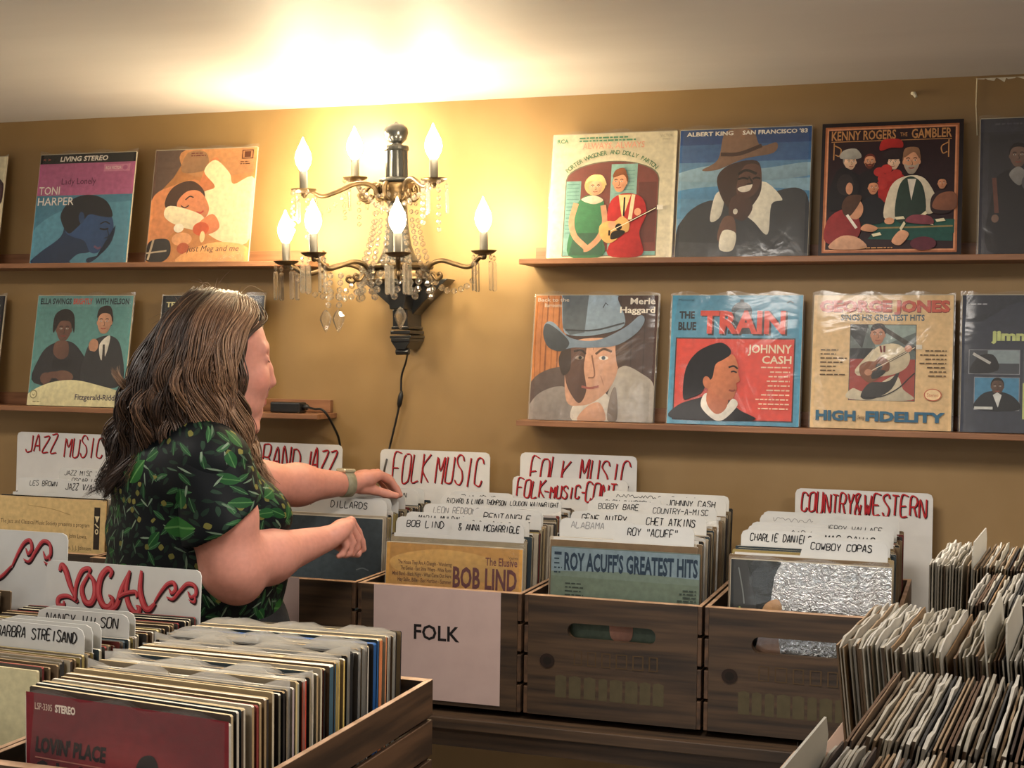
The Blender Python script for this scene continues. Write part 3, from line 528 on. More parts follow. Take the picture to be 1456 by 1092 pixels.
def cv_country():
    a = Art(bg='#5d6a5b'); a.rect(0, .84, 1, 1, '#6e8087'); a.poly([(0, .84), (.5, .86), (1, .84), (1, .8), (0, .81)], '#647266'); a.rect(0, .35, 1, .5, '#566353')
    a.text("ROY ACUFF'S GREATEST HITS", .09, .855, .115, '#20303f', .9, bold=.035); a.rect(.02, .95, .07, .97, '#20303f'); a.lines(.02, .92, .06, 4, .03, .01, '#2a3a44'); a.lines(.1, .76, .16, 7, .025, .008, '#2e3832'); a.lines(.98, .76, .13, 9, .022, .008, '#2e3832', 'r')
    a.poly([(.43, .42), (.42, .58), (.49, .65), (.56, .58), (.56, .42)], '#b07f6a', True); a.poly([(.41, .52), (.42, .62), (.5, .68), (.57, .62), (.58, .52), (.54, .57), (.46, .58)], '#5d554c', True); a.line([(.45, .52), (.48, .53)], .01, '#3b2c26'); a.line([(.52, .53), (.55, .52)], .01, '#3b2c26')
    a.poly([(.2, 0), (.26, .32), (.4, .4), (.6, .4), (.72, .32), (.8, 0)], '#23282e', True); a.poly([(.45, .4), (.5, .2), (.55, .4)], '#d6cfc0'); return a
def cv_foil():
    a = Art(bg='#dfe3e5'); a.poly([(0, 1), (0, .4), (.2, .5), (.28, .9), (.3, 1)], '#2e3231', True); return a
def cv_foilprint():
    a = Art(); a.k = 6
    a.poly([(0, .3), (0, 1), (.1, 1), (.17, .7), (.14, .3)], '#20211f'); a.poly([(.17, .3), (.2, .58), (.26, .66), (.3, .58), (.33, .4), (.34, .3)], '#b98e72', True); a.poly([(.2, .62), (.22, .72), (.3, .76), (.33, .7), (.27, .66)], '#b58a5c', True); a.ell(.27, .65, .035, .04, '#a9795c')
    a.line([(.0, .6), (.1, .56), (.18, .52)], .012, '#8a8a6a', True); a.line([(.06, .7), (.1, .6), (.09, .52)], .012, '#8f9b5c', True); a.line([(.05, .95), (.08, .8), (.09, .72)], .008, '#6d7270', True)
    a.lines(.3, .28, .5, 1, .04, .035, '#8e4a44'); a.rect(.02, .2, .25, .3, '#34363a'); return a
def cv_schuller():
    a = Art(bg='#cbae77'); a.text('The Jazz and Classical Music Society presents a program', .02, .79, .034, '#4b3c26', .84); a.text('MUSIC FOR BRASS', .02, .7, .036, '#b07a3c', .3); a.text('by Gunther Schuller, John Lewis,', .36, .7, .034, '#4b3c26', .48); a.text('Jimmy Giuffre, J. J. Johnson', .48, .61, .034, '#4b3c26', .4)
    a.rect(.9, .62, .955, .95, '#2a211b'); a.poly([(.905, .88), (.95, .88), (.928, .83)], '#d8c69a'); a.ell(.928, .76, .016, .022, '#d8c69a'); a.ell(.928, .76, .008, .012, '#2a211b'); a.line([(.91, .82), (.945, .79)], .01, '#d8c69a'); a.line([(.28, .94), (.5, .92), (.68, .88)], .004, '#a58a58', True)
    a.ell(.22, .4, .22, .22, '#1d1a18'); return a
def cv_slate():
    a = Art(bg='#3f474b'); a.poly([(.1, .6), (.4, .75), (.9, .6), (.7, .3), (.3, .35)], '#434c50', True); a.line([(.8, .62), (.85, .635), (.9, .62)], .008, '#6f7779', True); return a
def cv_red():
    a = Art(w=.315, h=.315, bg='#701f26'); [a.ell(.52, .5 - .002 * k, .49 - .02 * k, .47 - .02 * k, '#%02x%02x%02x' % (112 + int(4.2 * k), 31 + int(2.1 * k), 38 + int(1.5 * k))) for k in range(18)]; a.rect(0, 0, 1, .06, '#701f26')
    a.text('LSP-3305', .05, .935, .028, '#d8b9a6', .09, bold=.01); a.text('STEREO', .155, .935, .03, '#ecd9c9', .105, bold=.045); a.text("LOVIN' PLACE", .05, .765, .06, '#1c0d10', .36, bold=.045, shear=.12); a.rect(.05, .738, .41, .743, '#c07868'); a.text('Gale Garnett', .05, .645, .085, '#1c0d10', .5, bold=.04)
    a.poly([(.5, .3), (.56, .62), (.62, .68), (.7, .6), (.72, .3)], '#b98a72', True); a.ell(.6, .68, .04, .05, '#c4937a'); a.poly([(.55, .7), (.58, .8), (.65, .82), (.68, .74), (.64, .72), (.6, .7)], '#161012', True); a.text('RCA VICTOR', .88, .66, .03, '#d9a894', .1, bold=.01); a.lines(.88, .63, .1, 1, .02, .008, '#d9a894'); return a
def cv_plaincream():
    a = Art(bg='#c8bf97'); a.text('1000', .3, .8, .1, '#bdb38a', .3, bold=.03); a.poly([(.3, .2), (.5, .5), (.8, .4), (.8, .1)], '#b7ad86', True); return a
def cv_band():
    a = Art(bg='#8a7a60'); a.rect(0, .8, 1, 1, '#b9a67c'); a.text('THE BIG BANDS', .05, .85, .07, '#3b2b22', .7, bold=.03); a.poly([(.1, 0), (.3, .5), (.7, .5), (.9, 0)], '#4a3c30', True); return a
# ------------------------------------------------------------------ room shell
XL, XR, YN = -3.5, 2.6, -5.6
def struct(name, a, b, mat):
    m = MB(); m.box(a, b); return tag(m.build(name, mat), kind='structure')
struct('floor', (XL - .1, YN - .1, -.08), (XR + .1, .1, 0), FLOOR)
struct('ceiling', (XL - .1, YN - .1, CEIL), (XR + .1, .1, CEIL + .08), CEILM)
struct('wall_back', (XL - .1, 0, 0), (XR + .1, .1, CEIL), WALL)
struct('wall_left', (XL - .1, YN, 0), (XL, 0, CEIL), WALL2)
struct('wall_right', (XR, YN, 0), (XR + .1, 0, CEIL), WALL2)
t = empty('added_door_1', (-.95, YN, 0)); tag(t, kind='structure')  # glazed door added behind the camera to give the foil a bright reflection
m = MB(); m.box((-.5, -.0005, 0), (-.4, .05, 2.06)); m.box((.4, -.0005, 0), (.5, .05, 2.06)); m.box((-.4, -.0005, 1.96), (.4, .05, 2.06)); m.box((-.4, -.0005, 0), (.4, .05, .3)); m.build('added_door_frame', WOODZ, t)
m = MB(); m.box((-.4, .01, .3), (.4, .016, 1.96)); m.build('added_door_pane', ADDED_PANE, t)
m = MB(); m.tube([(.43, .05, 1.0), (.43, .09, 1.0), (.36, .09, 1.0)], .01, 8); m.build('added_door_handle', BRONZE, t)
struct('wall_front', (XL - .1, YN - .1, 0), (XR + .1, YN, CEIL), WALL2)
for i, (lx, ly, lw) in enumerate(LAMPS):
    t = empty('ceiling_lamp', (lx, ly, CEIL))
    m = MB(); m.box((-.29, -.16, -.028), (.29, .16, -.0005)); m.build('lamp_housing', CANDLE, t, bevel=.004)
    m = MB(); m.box((-.26, -.135, -.032), (.26, .135, -.0285)); m.build('lamp_diffuser', LAMPGLOW, t)
    tag(t, ['flat ceiling lamp above the aisle behind the foreground crates', 'flat ceiling lamp above the right end of the aisle', 'flat ceiling lamp far behind the camera', 'added flat ceiling lamp behind the VOCAL crate', 'added flat ceiling lamp above the aisle at the far left'][i], 'ceiling lamp')

# ------------------------------------------------------------------ small marks on the wall
m = MB(); m.tube([(-.0255, -.004, 2.19), (-.0265, -.004, 2.13), (-.0225, -.005, 2.06)], .0016, 6, '#e2d6b4')
tag(m.build('wire', CARD), 'thin pale wire hanging from the ceiling edge at the right of the wall', 'wire')
m = MB(); m.tube([(-.168, -.001, 2.163), (-.163, -.009, 2.161), (-.158, -.012, 2.152)], [.004, .005, .0035], 7, '#e4dcc6')
tag(m.build('wall_hook', CARD), 'tiny white hook on the wall above the dark bordered saloon sleeve', 'hook')
m = MB()
for k in range(7):
    x = -.03 + k * .022; m.add([(x, -.002, 2.19), (x + .024, -.002, 2.19), (x + .02, -.002, 2.187 - .004 * (k % 3)), (x + .006, -.002, 2.1885 - .003 * (k % 2))], [(0, 3, 2, 1)], '#e4dcc6')
m.tube([(.1, -.003, 2.19), (.108, -.008, 2.183), (.113, -.012, 2.171)], [.004, .004, .002], 6, '#e4dcc6')
tag(m.build('paint_flake', CARD), 'peeling white paint where wall meets ceiling at far right', 'peeling paint')

# ------------------------------------------------------------------ picture ledges and the albums on them
ZU, ZL = 1.781, 1.384
def ledge(x0, x1, z, label):
    t = empty('picture_ledge', ((x0 + x1) / 2, 0, z)); h = (x1 - x0) / 2
    m = MB(); m.box((-h, -.118, -.0135), (h, -.0005, 0)); m.build('shelf_board', LEDGE, t, bevel=.0015)
    m = MB(); m.box((-h + .012, -.018, .0003), (h - .012, -.0005, .034)); m.build('back_rail', LEDGE, t, bevel=.0015)
    return tag(t, label, 'shelf')
ledge(-3.2, -1.655, ZU, 'upper wooden picture ledge left of the crystal wall light')
ledge(-1.085, .9, ZU, 'upper wooden picture ledge right of the crystal wall light')
ledge(-3.2, -1.627, ZL, 'lower wooden picture ledge behind the woman, holding the black adapter')
ledge(-1.087, .9, ZL, 'lower wooden picture ledge above the folk and country crates')

def board_mesh(w, h, t, edge, side=None, name='album_card', face=None):
    """cardboard jacket, origin bottom centre of the front face, front at y=0"""
    m = MB(); w2 = w / 2; c = .002
    pts = [(-w2 + c, 0), (w2 - c, 0), (w2, c), (w2, h - c), (w2 - c, h), (-w2 + c, h), (-w2, h - c), (-w2, c)]
    n = 8; cs = side or edge
    vs = [(p[0], 0, p[1]) for p in pts] + [(p[0], t, p[1]) for p in pts]
    m.add(vs, [tuple(range(n)), tuple(range(2 * n - 1, n - 1, -1))], face or edge)
    for i in range(n):
        m.add([vs[i], vs[i + n], vs[(i + 1) % n + n], vs[(i + 1) % n]], [(0, 1, 2, 3)], edge if i in (3, 4, 5) else cs)
    return m.mesh(name, CARD)
def sleeve_mesh(w, h, t, lip=.012, seed=0, amp=.002):
    """thin clear outer bag with a wavy open top and slightly wavy sides"""
    rr = random.Random(seed); m = MB(); n = 15; w2 = w / 2 + .0035
    top = [h + lip * (.55 + .45 * math.sin(k * 1.3 + seed)) + rr.uniform(-.002, .002) for k in range(n)]
    xs = [-w2 + 2 * w2 * k / (n - 1) for k in range(n)]; rows = 5; grid = []
    for fr in (0, 1):
        y0 = -.0018 if fr == 0 else t + .0014
        for j in range(rows):
            for k in range(n):
                z = -.0005 + (top[k]) * j / (rows - 1) if j else -.0004
                edge = min(k, n - 1 - k) / (n - 1)
                yy = y0 + (rr.uniform(-amp, amp) if j == rows - 1 else rr.uniform(-amp, amp) * .15) * (1 if fr else -1) - (0 if fr else max(0, .0006))
                if k in (0, n - 1): yy = t / 2
                grid.append((xs[k], yy, z))
    fs = []
    for fr in (0, 1):
        o = fr * rows * n
        for j in range(rows - 1):
            for k in range(n - 1):
                q = (o + j * n + k, o + j * n + k + 1, o + (j + 1) * n + k + 1, o + (j + 1) * n + k); fs.append(q if fr == 0 else q[::-1])
    m.add(grid, fs); return m.mesh('clear_bag', CLEAR, True)
def album(art, loc, lean=10.0, rz=0.0, w=.314, h=.314, t=.004, edge='#b9ae98', bag=True, seed=0, artmat=None, name='record_album'):
    o = bpy.data.objects.new(name, board_mesh(w, h, t, edge)); COL.objects.link(o)
    o.location = loc; o.rotation_mode = 'ZXY'; o.rotation_euler = (R(-lean), 0, R(rz))
    a = bpy.data.objects.new('cover_print', art.mesh('cover_print', artmat)); COL.objects.link(a); a.parent = o
    if bag:
        b = bpy.data.objects.new('clear_bag', sleeve_mesh(w, h, t, .01, seed)); COL.objects.link(b); b.parent = o
    return o
G1 = 'albums displayed on the wall ledges'
def on_ledge(art, px, py, z, label, seed, lean=9.0, **k):
    x = at(px, py, -.09).x
    return tag(album(art, (x, -.088, z + .0016), lean, seed=seed, **k), label, 'record album', G1)
on_ledge(cv_creamdisc(), -72, 372, ZU, 'cream album with a dark round emblem, at left end of upper ledge', 1)
on_ledge(cv_lonely(), 109, 372, ZU, 'album with black, pink and blue bands and a bowed dark head', 2)
on_ledge(cv_recline(), 278, 372, ZU, 'orange toned album of a person lying back in a cream shirt', 3)
on_ledge(cv_duet(), 864, 371, ZU, 'off-white album with an arched picture of a couple holding a guitar', 4)
on_ledge(cv_bluesman(), 1052, 367, ZU, 'sky blue album of a man in a brown hat and dark suit', 5)
on_ledge(cv_saloon(), 1263, 364, ZU, 'dark album with copper border and a crowd round a card table', 6, bag=False, edge='#1b1414')
on_ledge(cv_darkband(), 1497, 362, ZU, 'charcoal album at right end of upper ledge, cut by the frame', 7)
on_ledge(cv_blackpink(), -74, 578, ZL, 'black album with small pink print, at left end of lower ledge', 8)
on_ledge(cv_swing(), 105, 581, ZL, 'teal album of a dark dressed couple behind a cream table', 9)
on_ledge(cv_steele(), 288, 588, ZL, 'black album half hidden behind the woman\'s hair', 10)
on_ledge(cv_cowboy(), 838, 600, ZL, 'album of a man in a pale blue cowboy hat', 11)
on_ledge(cv_train(), 1040, 606, ZL, 'blue album with a large red square and a black haired profile', 12)
on_ledge(cv_hits(), 1250, 612, ZL, 'tan album with a small picture of a guitar player at its centre', 13)
on_ledge(cv_organ(), 1470, 618, ZL, 'navy album with small inset photos, right end of lower ledge', 14)

# black adapter lying on the lower ledge, with its cord
t = empty('power_adapter', (-1.727, -.075, ZL + .0005))
m = MB(); m.box((-.05, -.02, 0), (.038, .02, .028)); m.build('adapter_body', PLASTIC_BLACK, t, bevel=.004)
m = MB(); m.tube([(.036, 0, .016), (.05, -.002, .016), (.056, -.004, .015)], [.009, .008, .004], 8); m.build('strain_relief', PLASTIC_BLACK, t, True)
m = MB(); m.tube(spline([(.05, -.003, .016), (.075, -.01, .012), (.1, -.02, .012), (.114, -.015, -.002), (.119, .01, -.03), (.119, .045, -.066), (.119, .058, -.11), (.119, .06, -.2), (.119, .06, -.45)], 6), .0032, 7); m.build('cord', PLASTIC_BLACK, t, True)
tag(t, 'black power adapter with cord on the end of the lower ledge', 'adapter')

# ------------------------------------------------------------------ tables
def table(name, x0, x1, y0, y1, z, label, apron=.066, cat='table', gap=.0):
    t = empty(name, ((x0 + x1) / 2, (y0 + y1) / 2, 0)); hx, hy = (x1 - x0) / 2, (y1 - y0) / 2
    m = MB(); m.box((-hx, -hy, z - .024), (hx, hy, z)); m.build('table_top', WOODX, t, bevel=.002)
    for s in (-1, 1):
        m = MB(); m.box((-hx + .02, s * (hy - .03) - .011, z - .024 - apron), (hx - .02, s * (hy - .03) + .011, z - .0245)); m.build('apron', WOODX, t)
    for sx in (-1, 1):
        for sy in (-1, 1):
            m = MB(); m.box((sx * (hx - .06) - .03, sy * (hy - .075) - .03, 0), (sx * (hx - .06) + .03, sy * (hy - .075) + .03, z - .0245)); m.build('leg', WOODZ, t, bevel=.003)
    return tag(t, label, cat)
ZT = .789
table('display_table', -2.95, .6, -.68, -.02, ZT, 'long dark wooden table along the mustard wall under the crates', .04)
ZTF, Z0F, ZRF = .772, .786, 1.032
table('display_table', -2.3, -.79, -2.0, -1.3, ZTF, 'dark wooden table under the foreground crates at left', .05)

# ------------------------------------------------------------------ wooden crates
ZB, ZR = .803, 1.049
def panel_outline(w, h, slot):
    w2 = w / 2
    if not slot: return [[(-w2, 0), (w2, 0), (w2, h), (-w2, h)]]
    zc, sw, sh = h - .068, .076, .0165
    up = [(sw + sh * math.cos(a), zc + sh * math.sin(a)) for a in [math.pi / 2 * k / 6 for k in range(7)]] + [(-sw + sh * math.cos(a), zc + sh * math.sin(a)) for a in [math.pi / 2 + math.pi / 2 * k / 6 for k in range(7)]]
    dn = [(p[0], 2 * zc - p[1]) for p in up]
    return [[(-w2, zc)] + up[::-1] + [(w2, zc), (w2, h), (-w2, h)], [(-w2, 0), (w2, 0), (w2, zc)] + dn + [(-w2, zc)]]
def make_crate(x, yf, length, label, w=.354, slot=True, ztop=ZR, stencil=0, sheet=None, group='wooden record crates', z0=ZB, slatn=4):
    h = ztop - z0; t = empty('wooden_crate', (x, yf, z0))
    def pan(nm, y0, y1, sl):
        m = MB()
        for o in panel_outline(w, h, sl): m.prism(o, y0, y1)
        return m.build(nm, WOODX, t)
    pan('front_panel', 0, .018, slot); pan('back_panel', length - .018, length, False)
    m = MB(); m.box((-w / 2, .0185, .001), (w / 2, length - .0185, .008)); m.build('bottom_board', WOODX, t)
    for s in (-1, 1):
        for k in range(slatn):
            sh = (h - .007 * (slatn - 1)) / slatn; z = k * (sh + .007)
            m = MB(); xa, xb = s * (w / 2 + .0003), s * (w / 2 + .0085)
            m.box((min(xa, xb), 0, z), (max(xa, xb), length, z + sh)); m.build('side_slat', WOODY, t, bevel=.001)
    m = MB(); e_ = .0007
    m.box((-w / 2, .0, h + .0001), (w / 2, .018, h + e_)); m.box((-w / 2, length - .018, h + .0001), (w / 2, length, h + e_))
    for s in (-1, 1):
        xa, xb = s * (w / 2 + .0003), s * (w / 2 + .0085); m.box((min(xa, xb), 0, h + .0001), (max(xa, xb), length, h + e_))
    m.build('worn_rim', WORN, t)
    if stencil:
        a = Art(w, h); a.k = 4; rr = random.Random(stencil)
        q = .17
        while q < .8:
            d = rr.uniform(.05, .075); a.poly([(q, .16), (q + d, .16), (q + d, .335), (q + d * .5, .35), (q, .335)], '#4c4430'); q += d + rr.uniform(.012, .02)
        q = .28
        while q < .75:
            d = rr.uniform(.05, .07); a.frame(q, .44, q + d, .56, .008, '#4d3c28'); q += d + .03
        a.ell(.12, .46, .045, .06, '#22160f'); a.ell(.12, .46, .025, .035, '#171009')
        s_ = bpy.data.objects.new('worn_stencil', a.mesh('worn_stencil', CARD)); COL.objects.link(s_); s_.parent = t
    return tag(t, label, 'crate', group)
XC = dict(roy=-.706, folk=-1.084, cow=-.329, dill=-1.462, band=-1.832, jazz=-2.196)
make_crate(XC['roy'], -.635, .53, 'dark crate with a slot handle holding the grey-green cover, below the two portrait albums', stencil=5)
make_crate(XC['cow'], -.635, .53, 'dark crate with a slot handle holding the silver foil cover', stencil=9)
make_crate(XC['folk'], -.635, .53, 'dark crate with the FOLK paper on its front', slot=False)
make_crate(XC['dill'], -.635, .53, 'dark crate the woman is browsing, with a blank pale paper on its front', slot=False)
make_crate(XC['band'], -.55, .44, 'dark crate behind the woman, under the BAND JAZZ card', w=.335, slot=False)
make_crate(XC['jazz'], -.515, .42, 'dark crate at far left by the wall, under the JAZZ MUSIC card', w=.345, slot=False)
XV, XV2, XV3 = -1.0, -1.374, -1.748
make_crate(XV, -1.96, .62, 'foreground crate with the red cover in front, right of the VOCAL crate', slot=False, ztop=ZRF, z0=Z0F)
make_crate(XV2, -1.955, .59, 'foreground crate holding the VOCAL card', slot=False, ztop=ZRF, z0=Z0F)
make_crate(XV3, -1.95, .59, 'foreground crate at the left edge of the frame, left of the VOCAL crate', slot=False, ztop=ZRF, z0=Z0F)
# papers taped to crate fronts
def paper(x, y, z, w, h, label, name='paper_sign', rz=0.0, text=None):
    m = MB(); m.box((-w / 2, -.0012, 0), (w / 2, 0, h), '#b9a29b')
    o = m.build(name, TABCARD); o.location = (x, y, z); o.rotation_euler = (0, 0, R(rz))
    if text:
        a = Art(w, h); a.k = 28; a.text(text, .325, .535, .135, '#141012', .36, bold=.02)
        p = bpy.data.objects.new('lettering', a.mesh('lettering', CARD)); COL.objects.link(p); p.parent = o; p.location = (0, 0, 0)
    return tag(o, label, 'paper sign')
paper(-1.087, -.6362, .812, .288, .238, 'pale pinkish paper sheet printed FOLK on a crate front', text='FOLK')
paper(-1.51, -.6362, .82, .2, .232, 'blank pale paper on the crate front beside the woman\'s hip')

# ------------------------------------------------------------------ signs
def sign(x, y, ztop, w, h, label, fn, lean=4.0, bg='#d9d7d2', cut=.012, rz=0, ext=0.0):
    hA = h; h = h + ext
    m = MB(); w2 = w / 2; c = cut
    o_ = [(-w2, 0), (w2, 0), (w2, h - c), (w2 - .3 * c, h - .3 * c), (w2 - c, h), (-w2 + c, h), (-w2 + .3 * c, h - .3 * c), (-w2, h - c)]
    m.prism(o_, 0, .0022, bg); o = m.build('genre_sign', TABCARD); o.location = (x, y, ztop - h * math.cos(R(lean))); o.rotation_mode = 'ZXY'; o.rotation_euler = (R(-lean), 0, R(rz))
    a = Art(w, hA); a.k = 5; fn(a); p = bpy.data.objects.new('lettering', a.mesh('lettering', CARD)); COL.objects.link(p); p.parent = o; p.location = (0, 0, ext)
    return tag(o, label, 'sign', 'hand lettered genre signs')
RED, DK = '#b3252b', '#2a1216'
H0 = .32
def hs(t, x, v, h, w, seed, shear=.12, wd=.011, slope=0.0): return lambda a: a.hand(t, x, v, h, w, RED, wd, shear, .45, True, seed, slope, DK, (.007, -.005), wd * .9)
def spx(x0, x1, ytop, Y):
    p, q = at(x0, ytop, Y), at(x1, ytop, Y); return (p.x + q.x) / 2, q.x - p.x
def wall_sign(x0, x1, yt, Y, label, fn, h=H0, **k):
    cx, w = spx(x0, x1, yt, Y); zt = at((x0 + x1) / 2, yt, Y).z; ln = 2.0; H = (zt - ZT - .001) / math.cos(R(ln)); return sign(cx, Y - H * math.sin(R(ln)), zt, w, h, label, fn, lean=ln, ext=H - h, **k)
wall_sign(25, 158, 616, -.055, 'white card hand-lettered JAZZ MUSIC in red', hs('JAZZ', .08, .83, .145, .36, 3))
_o = bpy.context.scene.objects['genre_sign']
a = Art(.3, H0); a.k = 6; hs('MUSIC', .5, .8, .175, .44, 4)(a)
p = bpy.data.objects.new('lettering', a.mesh('lettering', CARD)); COL.objects.link(p); p.parent = _o; p.location = _o.children[0].location
wall_sign(330, 487, 630, -.05, 'white card hand-lettered BIG BAND JAZZ, partly behind the woman', lambda a: (hs('BIG', .03, .8, .13, .22, 5)(a), hs('BAND', .27, .775, .19, .36, 6)(a), hs('JAZZ', .64, .77, .19, .31, 7)(a)))
wall_sign(541, 697, 641, -.05, 'white card lettered FOLK MUSIC, left of the two and touched by the black cord', lambda a: (hs('FOLK', .1, .755, .205, .36, 8)(a), hs('MUSIC', .5, .755, .205, .44, 9)(a)), h=.34)
wall_sign(740, 906, 646, -.05, 'white card lettered FOLK MUSIC, standing behind the FOLK MUSIC CONT. card', lambda a: (hs('FOLK', .07, .76, .205, .36, 10)(a), hs('MUSIC', .5, .76, .205, .44, 11)(a)), h=.34)
wall_sign(729, 893, 680, -.066, 'low white card lettered FOLK MUSIC CONT. in red', lambda a: (hs('FOLK', .03, .85, .13, .26, 12)(a), hs('-MUSIC-', .27, .85, .09, .38, 13)(a), hs('CONT.', .63, .84, .14, .34, 14)(a)), h=.33)
wall_sign(1131, 1327, 698, -.05, 'white card hand-lettered COUNTRY & WESTERN in red', lambda a: (hs('COUNTRY&', .04, .83, .145, .45, 15, .05)(a), hs('WESTERN', .5, .83, .145, .46, 16, .05)(a)), h=.32)
def rib(a, pts, wd, n=8, k=1.0):
    s = spline(pts, n); m_ = len(s); ws = [wd * (.35 + .65 * math.sin(math.pi * (i + .6) / (m_ + .2)) ** .7) for i in range(m_)]
    a.line([(p[0] + .006, p[1] - .008) for p in s], [w_ * 1.15 for w_ in ws], DK); a.line(s, ws, '#a8333b'); a.line([(p[0] - .004, p[1] + .003) for p in s], [w_ * .45 for w_ in ws], '#c4565a')
def curl(a, x, y, s):
    rib(a, [(x, y), (x + .05 * s, y + .07 * s), (x + .1 * s, y + .12 * s), (x + .15 * s, y + .13 * s), (x + .165 * s, y + .09 * s), (x + .135 * s, y + .065 * s), (x + .115 * s, y + .09 * s)], .022)
    rib(a, [(x + .1 * s, y + .035 * s), (x + .15 * s, y + .03 * s), (x + .2 * s, y + .08 * s), (x + .26 * s, y + .13 * s), (x + .32 * s, y + .12 * s), (x + .33 * s, y + .07 * s), (x + .29 * s, y + .05 * s), (x + .27 * s, y + .08 * s)], .022)
    rib(a, [(x + .28 * s, y + .03 * s), (x + .32 * s, y + .02 * s), (x + .33 * s, y + .05 * s)], .014)
def vocal(a):
    B, T = .81, .965          # baseline and top of the letters on a tall card
    f = lambda u, v: (u, B - .02 + (T - B + .03) * v)
    rib(a, [f(.085, .86), f(.1, 1.02), f(.125, .9), f(.16, .5), f(.215, .05)], .034); rib(a, [f(.215, .05), f(.15, .2), f(.09, .14), f(.085, -.05), f(.12, -.06), f(.125, .05)], .026); rib(a, [f(.2, .1), f(.2, .5), f(.235, .9), f(.285, .98), f(.285, .86)], .026)
    rib(a, [f(.28, .82), f(.24, .45), f(.26, .12), f(.3, .06), f(.325, .3), f(.315, .65), f(.28, .84)], .034)
    rib(a, [f(.42, .78), f(.43, .95), f(.4, 1.0), f(.36, .75), f(.35, .35), f(.38, .05), f(.42, .0), f(.445, .2), f(.42, .3)], .036); rib(a, [f(.445, .2), f(.45, .0), f(.42, -.1)], .02)
    rib(a, [f(.42, -.12), f(.47, .05), f(.5, .5), f(.55, 1.0)], .03); rib(a, [f(.55, 1.0), f(.53, .5), f(.55, .1), f(.6, -.12), f(.62, .02), f(.6, .08)], .032); rib(a, [f(.48, .25), f(.52, .38), f(.59, .45), f(.6, .3)], .022)
    rib(a, [f(.625, 1.02), f(.62, .5), f(.65, .1), f(.68, .02), f(.72, .2)], .036); curl(a, .715, B + .02, .78)
o = sign(-1.349, -1.412, 1.189, .298, .335, 'white card lettered VOCAL in red and black with curling scrolls', vocal, lean=3.0, bg='#cfd0cd', cut=.01)
o = sign(-1.655, -1.35, 1.225, .298, .45, 'white card with a red scroll at the left edge of the frame', lambda a: (curl(a, .62, .86, .8), rib(a, [(.42, .85), (.52, .81), (.62, .86)], .02)), lean=3.0, bg='#cfd0cd', cut=.012)

# ------------------------------------------------------------------ filed records and tab dividers
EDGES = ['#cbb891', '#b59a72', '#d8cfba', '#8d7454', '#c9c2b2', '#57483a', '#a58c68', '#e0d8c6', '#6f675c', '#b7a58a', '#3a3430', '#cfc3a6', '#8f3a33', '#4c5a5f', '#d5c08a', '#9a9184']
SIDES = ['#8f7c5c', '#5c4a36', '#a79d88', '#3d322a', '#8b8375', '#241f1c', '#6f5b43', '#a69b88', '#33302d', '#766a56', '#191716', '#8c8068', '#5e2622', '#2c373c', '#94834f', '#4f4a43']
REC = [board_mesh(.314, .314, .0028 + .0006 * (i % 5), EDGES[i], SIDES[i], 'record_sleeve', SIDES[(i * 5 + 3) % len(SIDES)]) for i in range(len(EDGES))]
BAGS = [sleeve_mesh(.314, .314, .0045, .014, 40 + i, .0015) for i in range(6)]
for b in BAGS: b.materials.clear(); b.materials.append(CRINKLE)
def put_record(x, y, z, lean, rz, mesh, label, group, bag=None):
    o = bpy.data.objects.new('record_sleeve', mesh); COL.objects.link(o)
    o.location = (x, y, z); o.rotation_mode = 'ZXY'; o.rotation_euler = (R(-lean), 0, R(rz))
    if bag is not None:
        b = bpy.data.objects.new('clear_bag', bag); COL.objects.link(b); b.parent = o
    return tag(o, label, 'record', group)
_dc = {}
def divider_mesh(side, h):
    key = (side, round(h, 3))
    if key not in _dc:
        w2 = .15; z1 = h - .034; m = MB(); r = .012
        if side == 'F': o_ = [(-w2, 0), (w2, 0), (w2, h - r), (w2 - .3 * r, h - .3 * r), (w2 - r, h), (-w2 + r, h), (-w2 + .3 * r, h - .3 * r), (-w2, h - r)]
        else:
            o_ = [(-w2, 0), (w2, 0), (w2, h - r), (w2 - .3 * r, h - .3 * r), (w2 - r, h), (.0, h), (-.012, h - .004), (-.02, z1), (-w2, z1)]
            if side == 'L': o_ = [(-p[0], p[1]) for p in o_][::-1]
        m.prism(o_, 0, .0016, '#c8c8c4'); _dc[key] = m.mesh('tab_divider', TABCARD)
    return _dc[key]
INK = '#18181b'
def divider(x, y, z, lean, side, texts, label, group, h=.35, seed=1, rz=0.0):
    """texts: (string, u, width, height_mm, colour)"""
    o = bpy.data.objects.new('tab_divider', divider_mesh(side, h)); COL.objects.link(o)
    o.location = (x, y, z); o.rotation_mode = 'ZXY'; o.rotation_euler = (R(-lean), 0, R(rz))
    for i, (t, u, wd, hm, c) in enumerate(texts):
        a = Art(.3, h); a.k = 4
        hh = hm / 1000 / h; v = (h - .007) / h - hh
        if t == '~':
            rr = random.Random(seed + i); q = u; run = []
            while q < u + wd: run.append((q, v + hh * rr.uniform(0, 1))); q += rr.choice((.008, .012, .012, .02))
            a.line(run, .0045, c, True, 3)
        else: a.hand(t, u, v, hh, wd, c, .0065 if hm > 12 else .005, .12, .3, True, seed * 7 + i)
        p = bpy.data.objects.new('handwriting', a.mesh('handwriting', CARD)); COL.objects.link(p); p.parent = o
    return tag(o, label, 'divider card', group)
ORD = ['first', 'second', 'third', 'fourth', 'fifth', 'sixth', 'seventh', 'eighth', 'ninth', 'tenth']
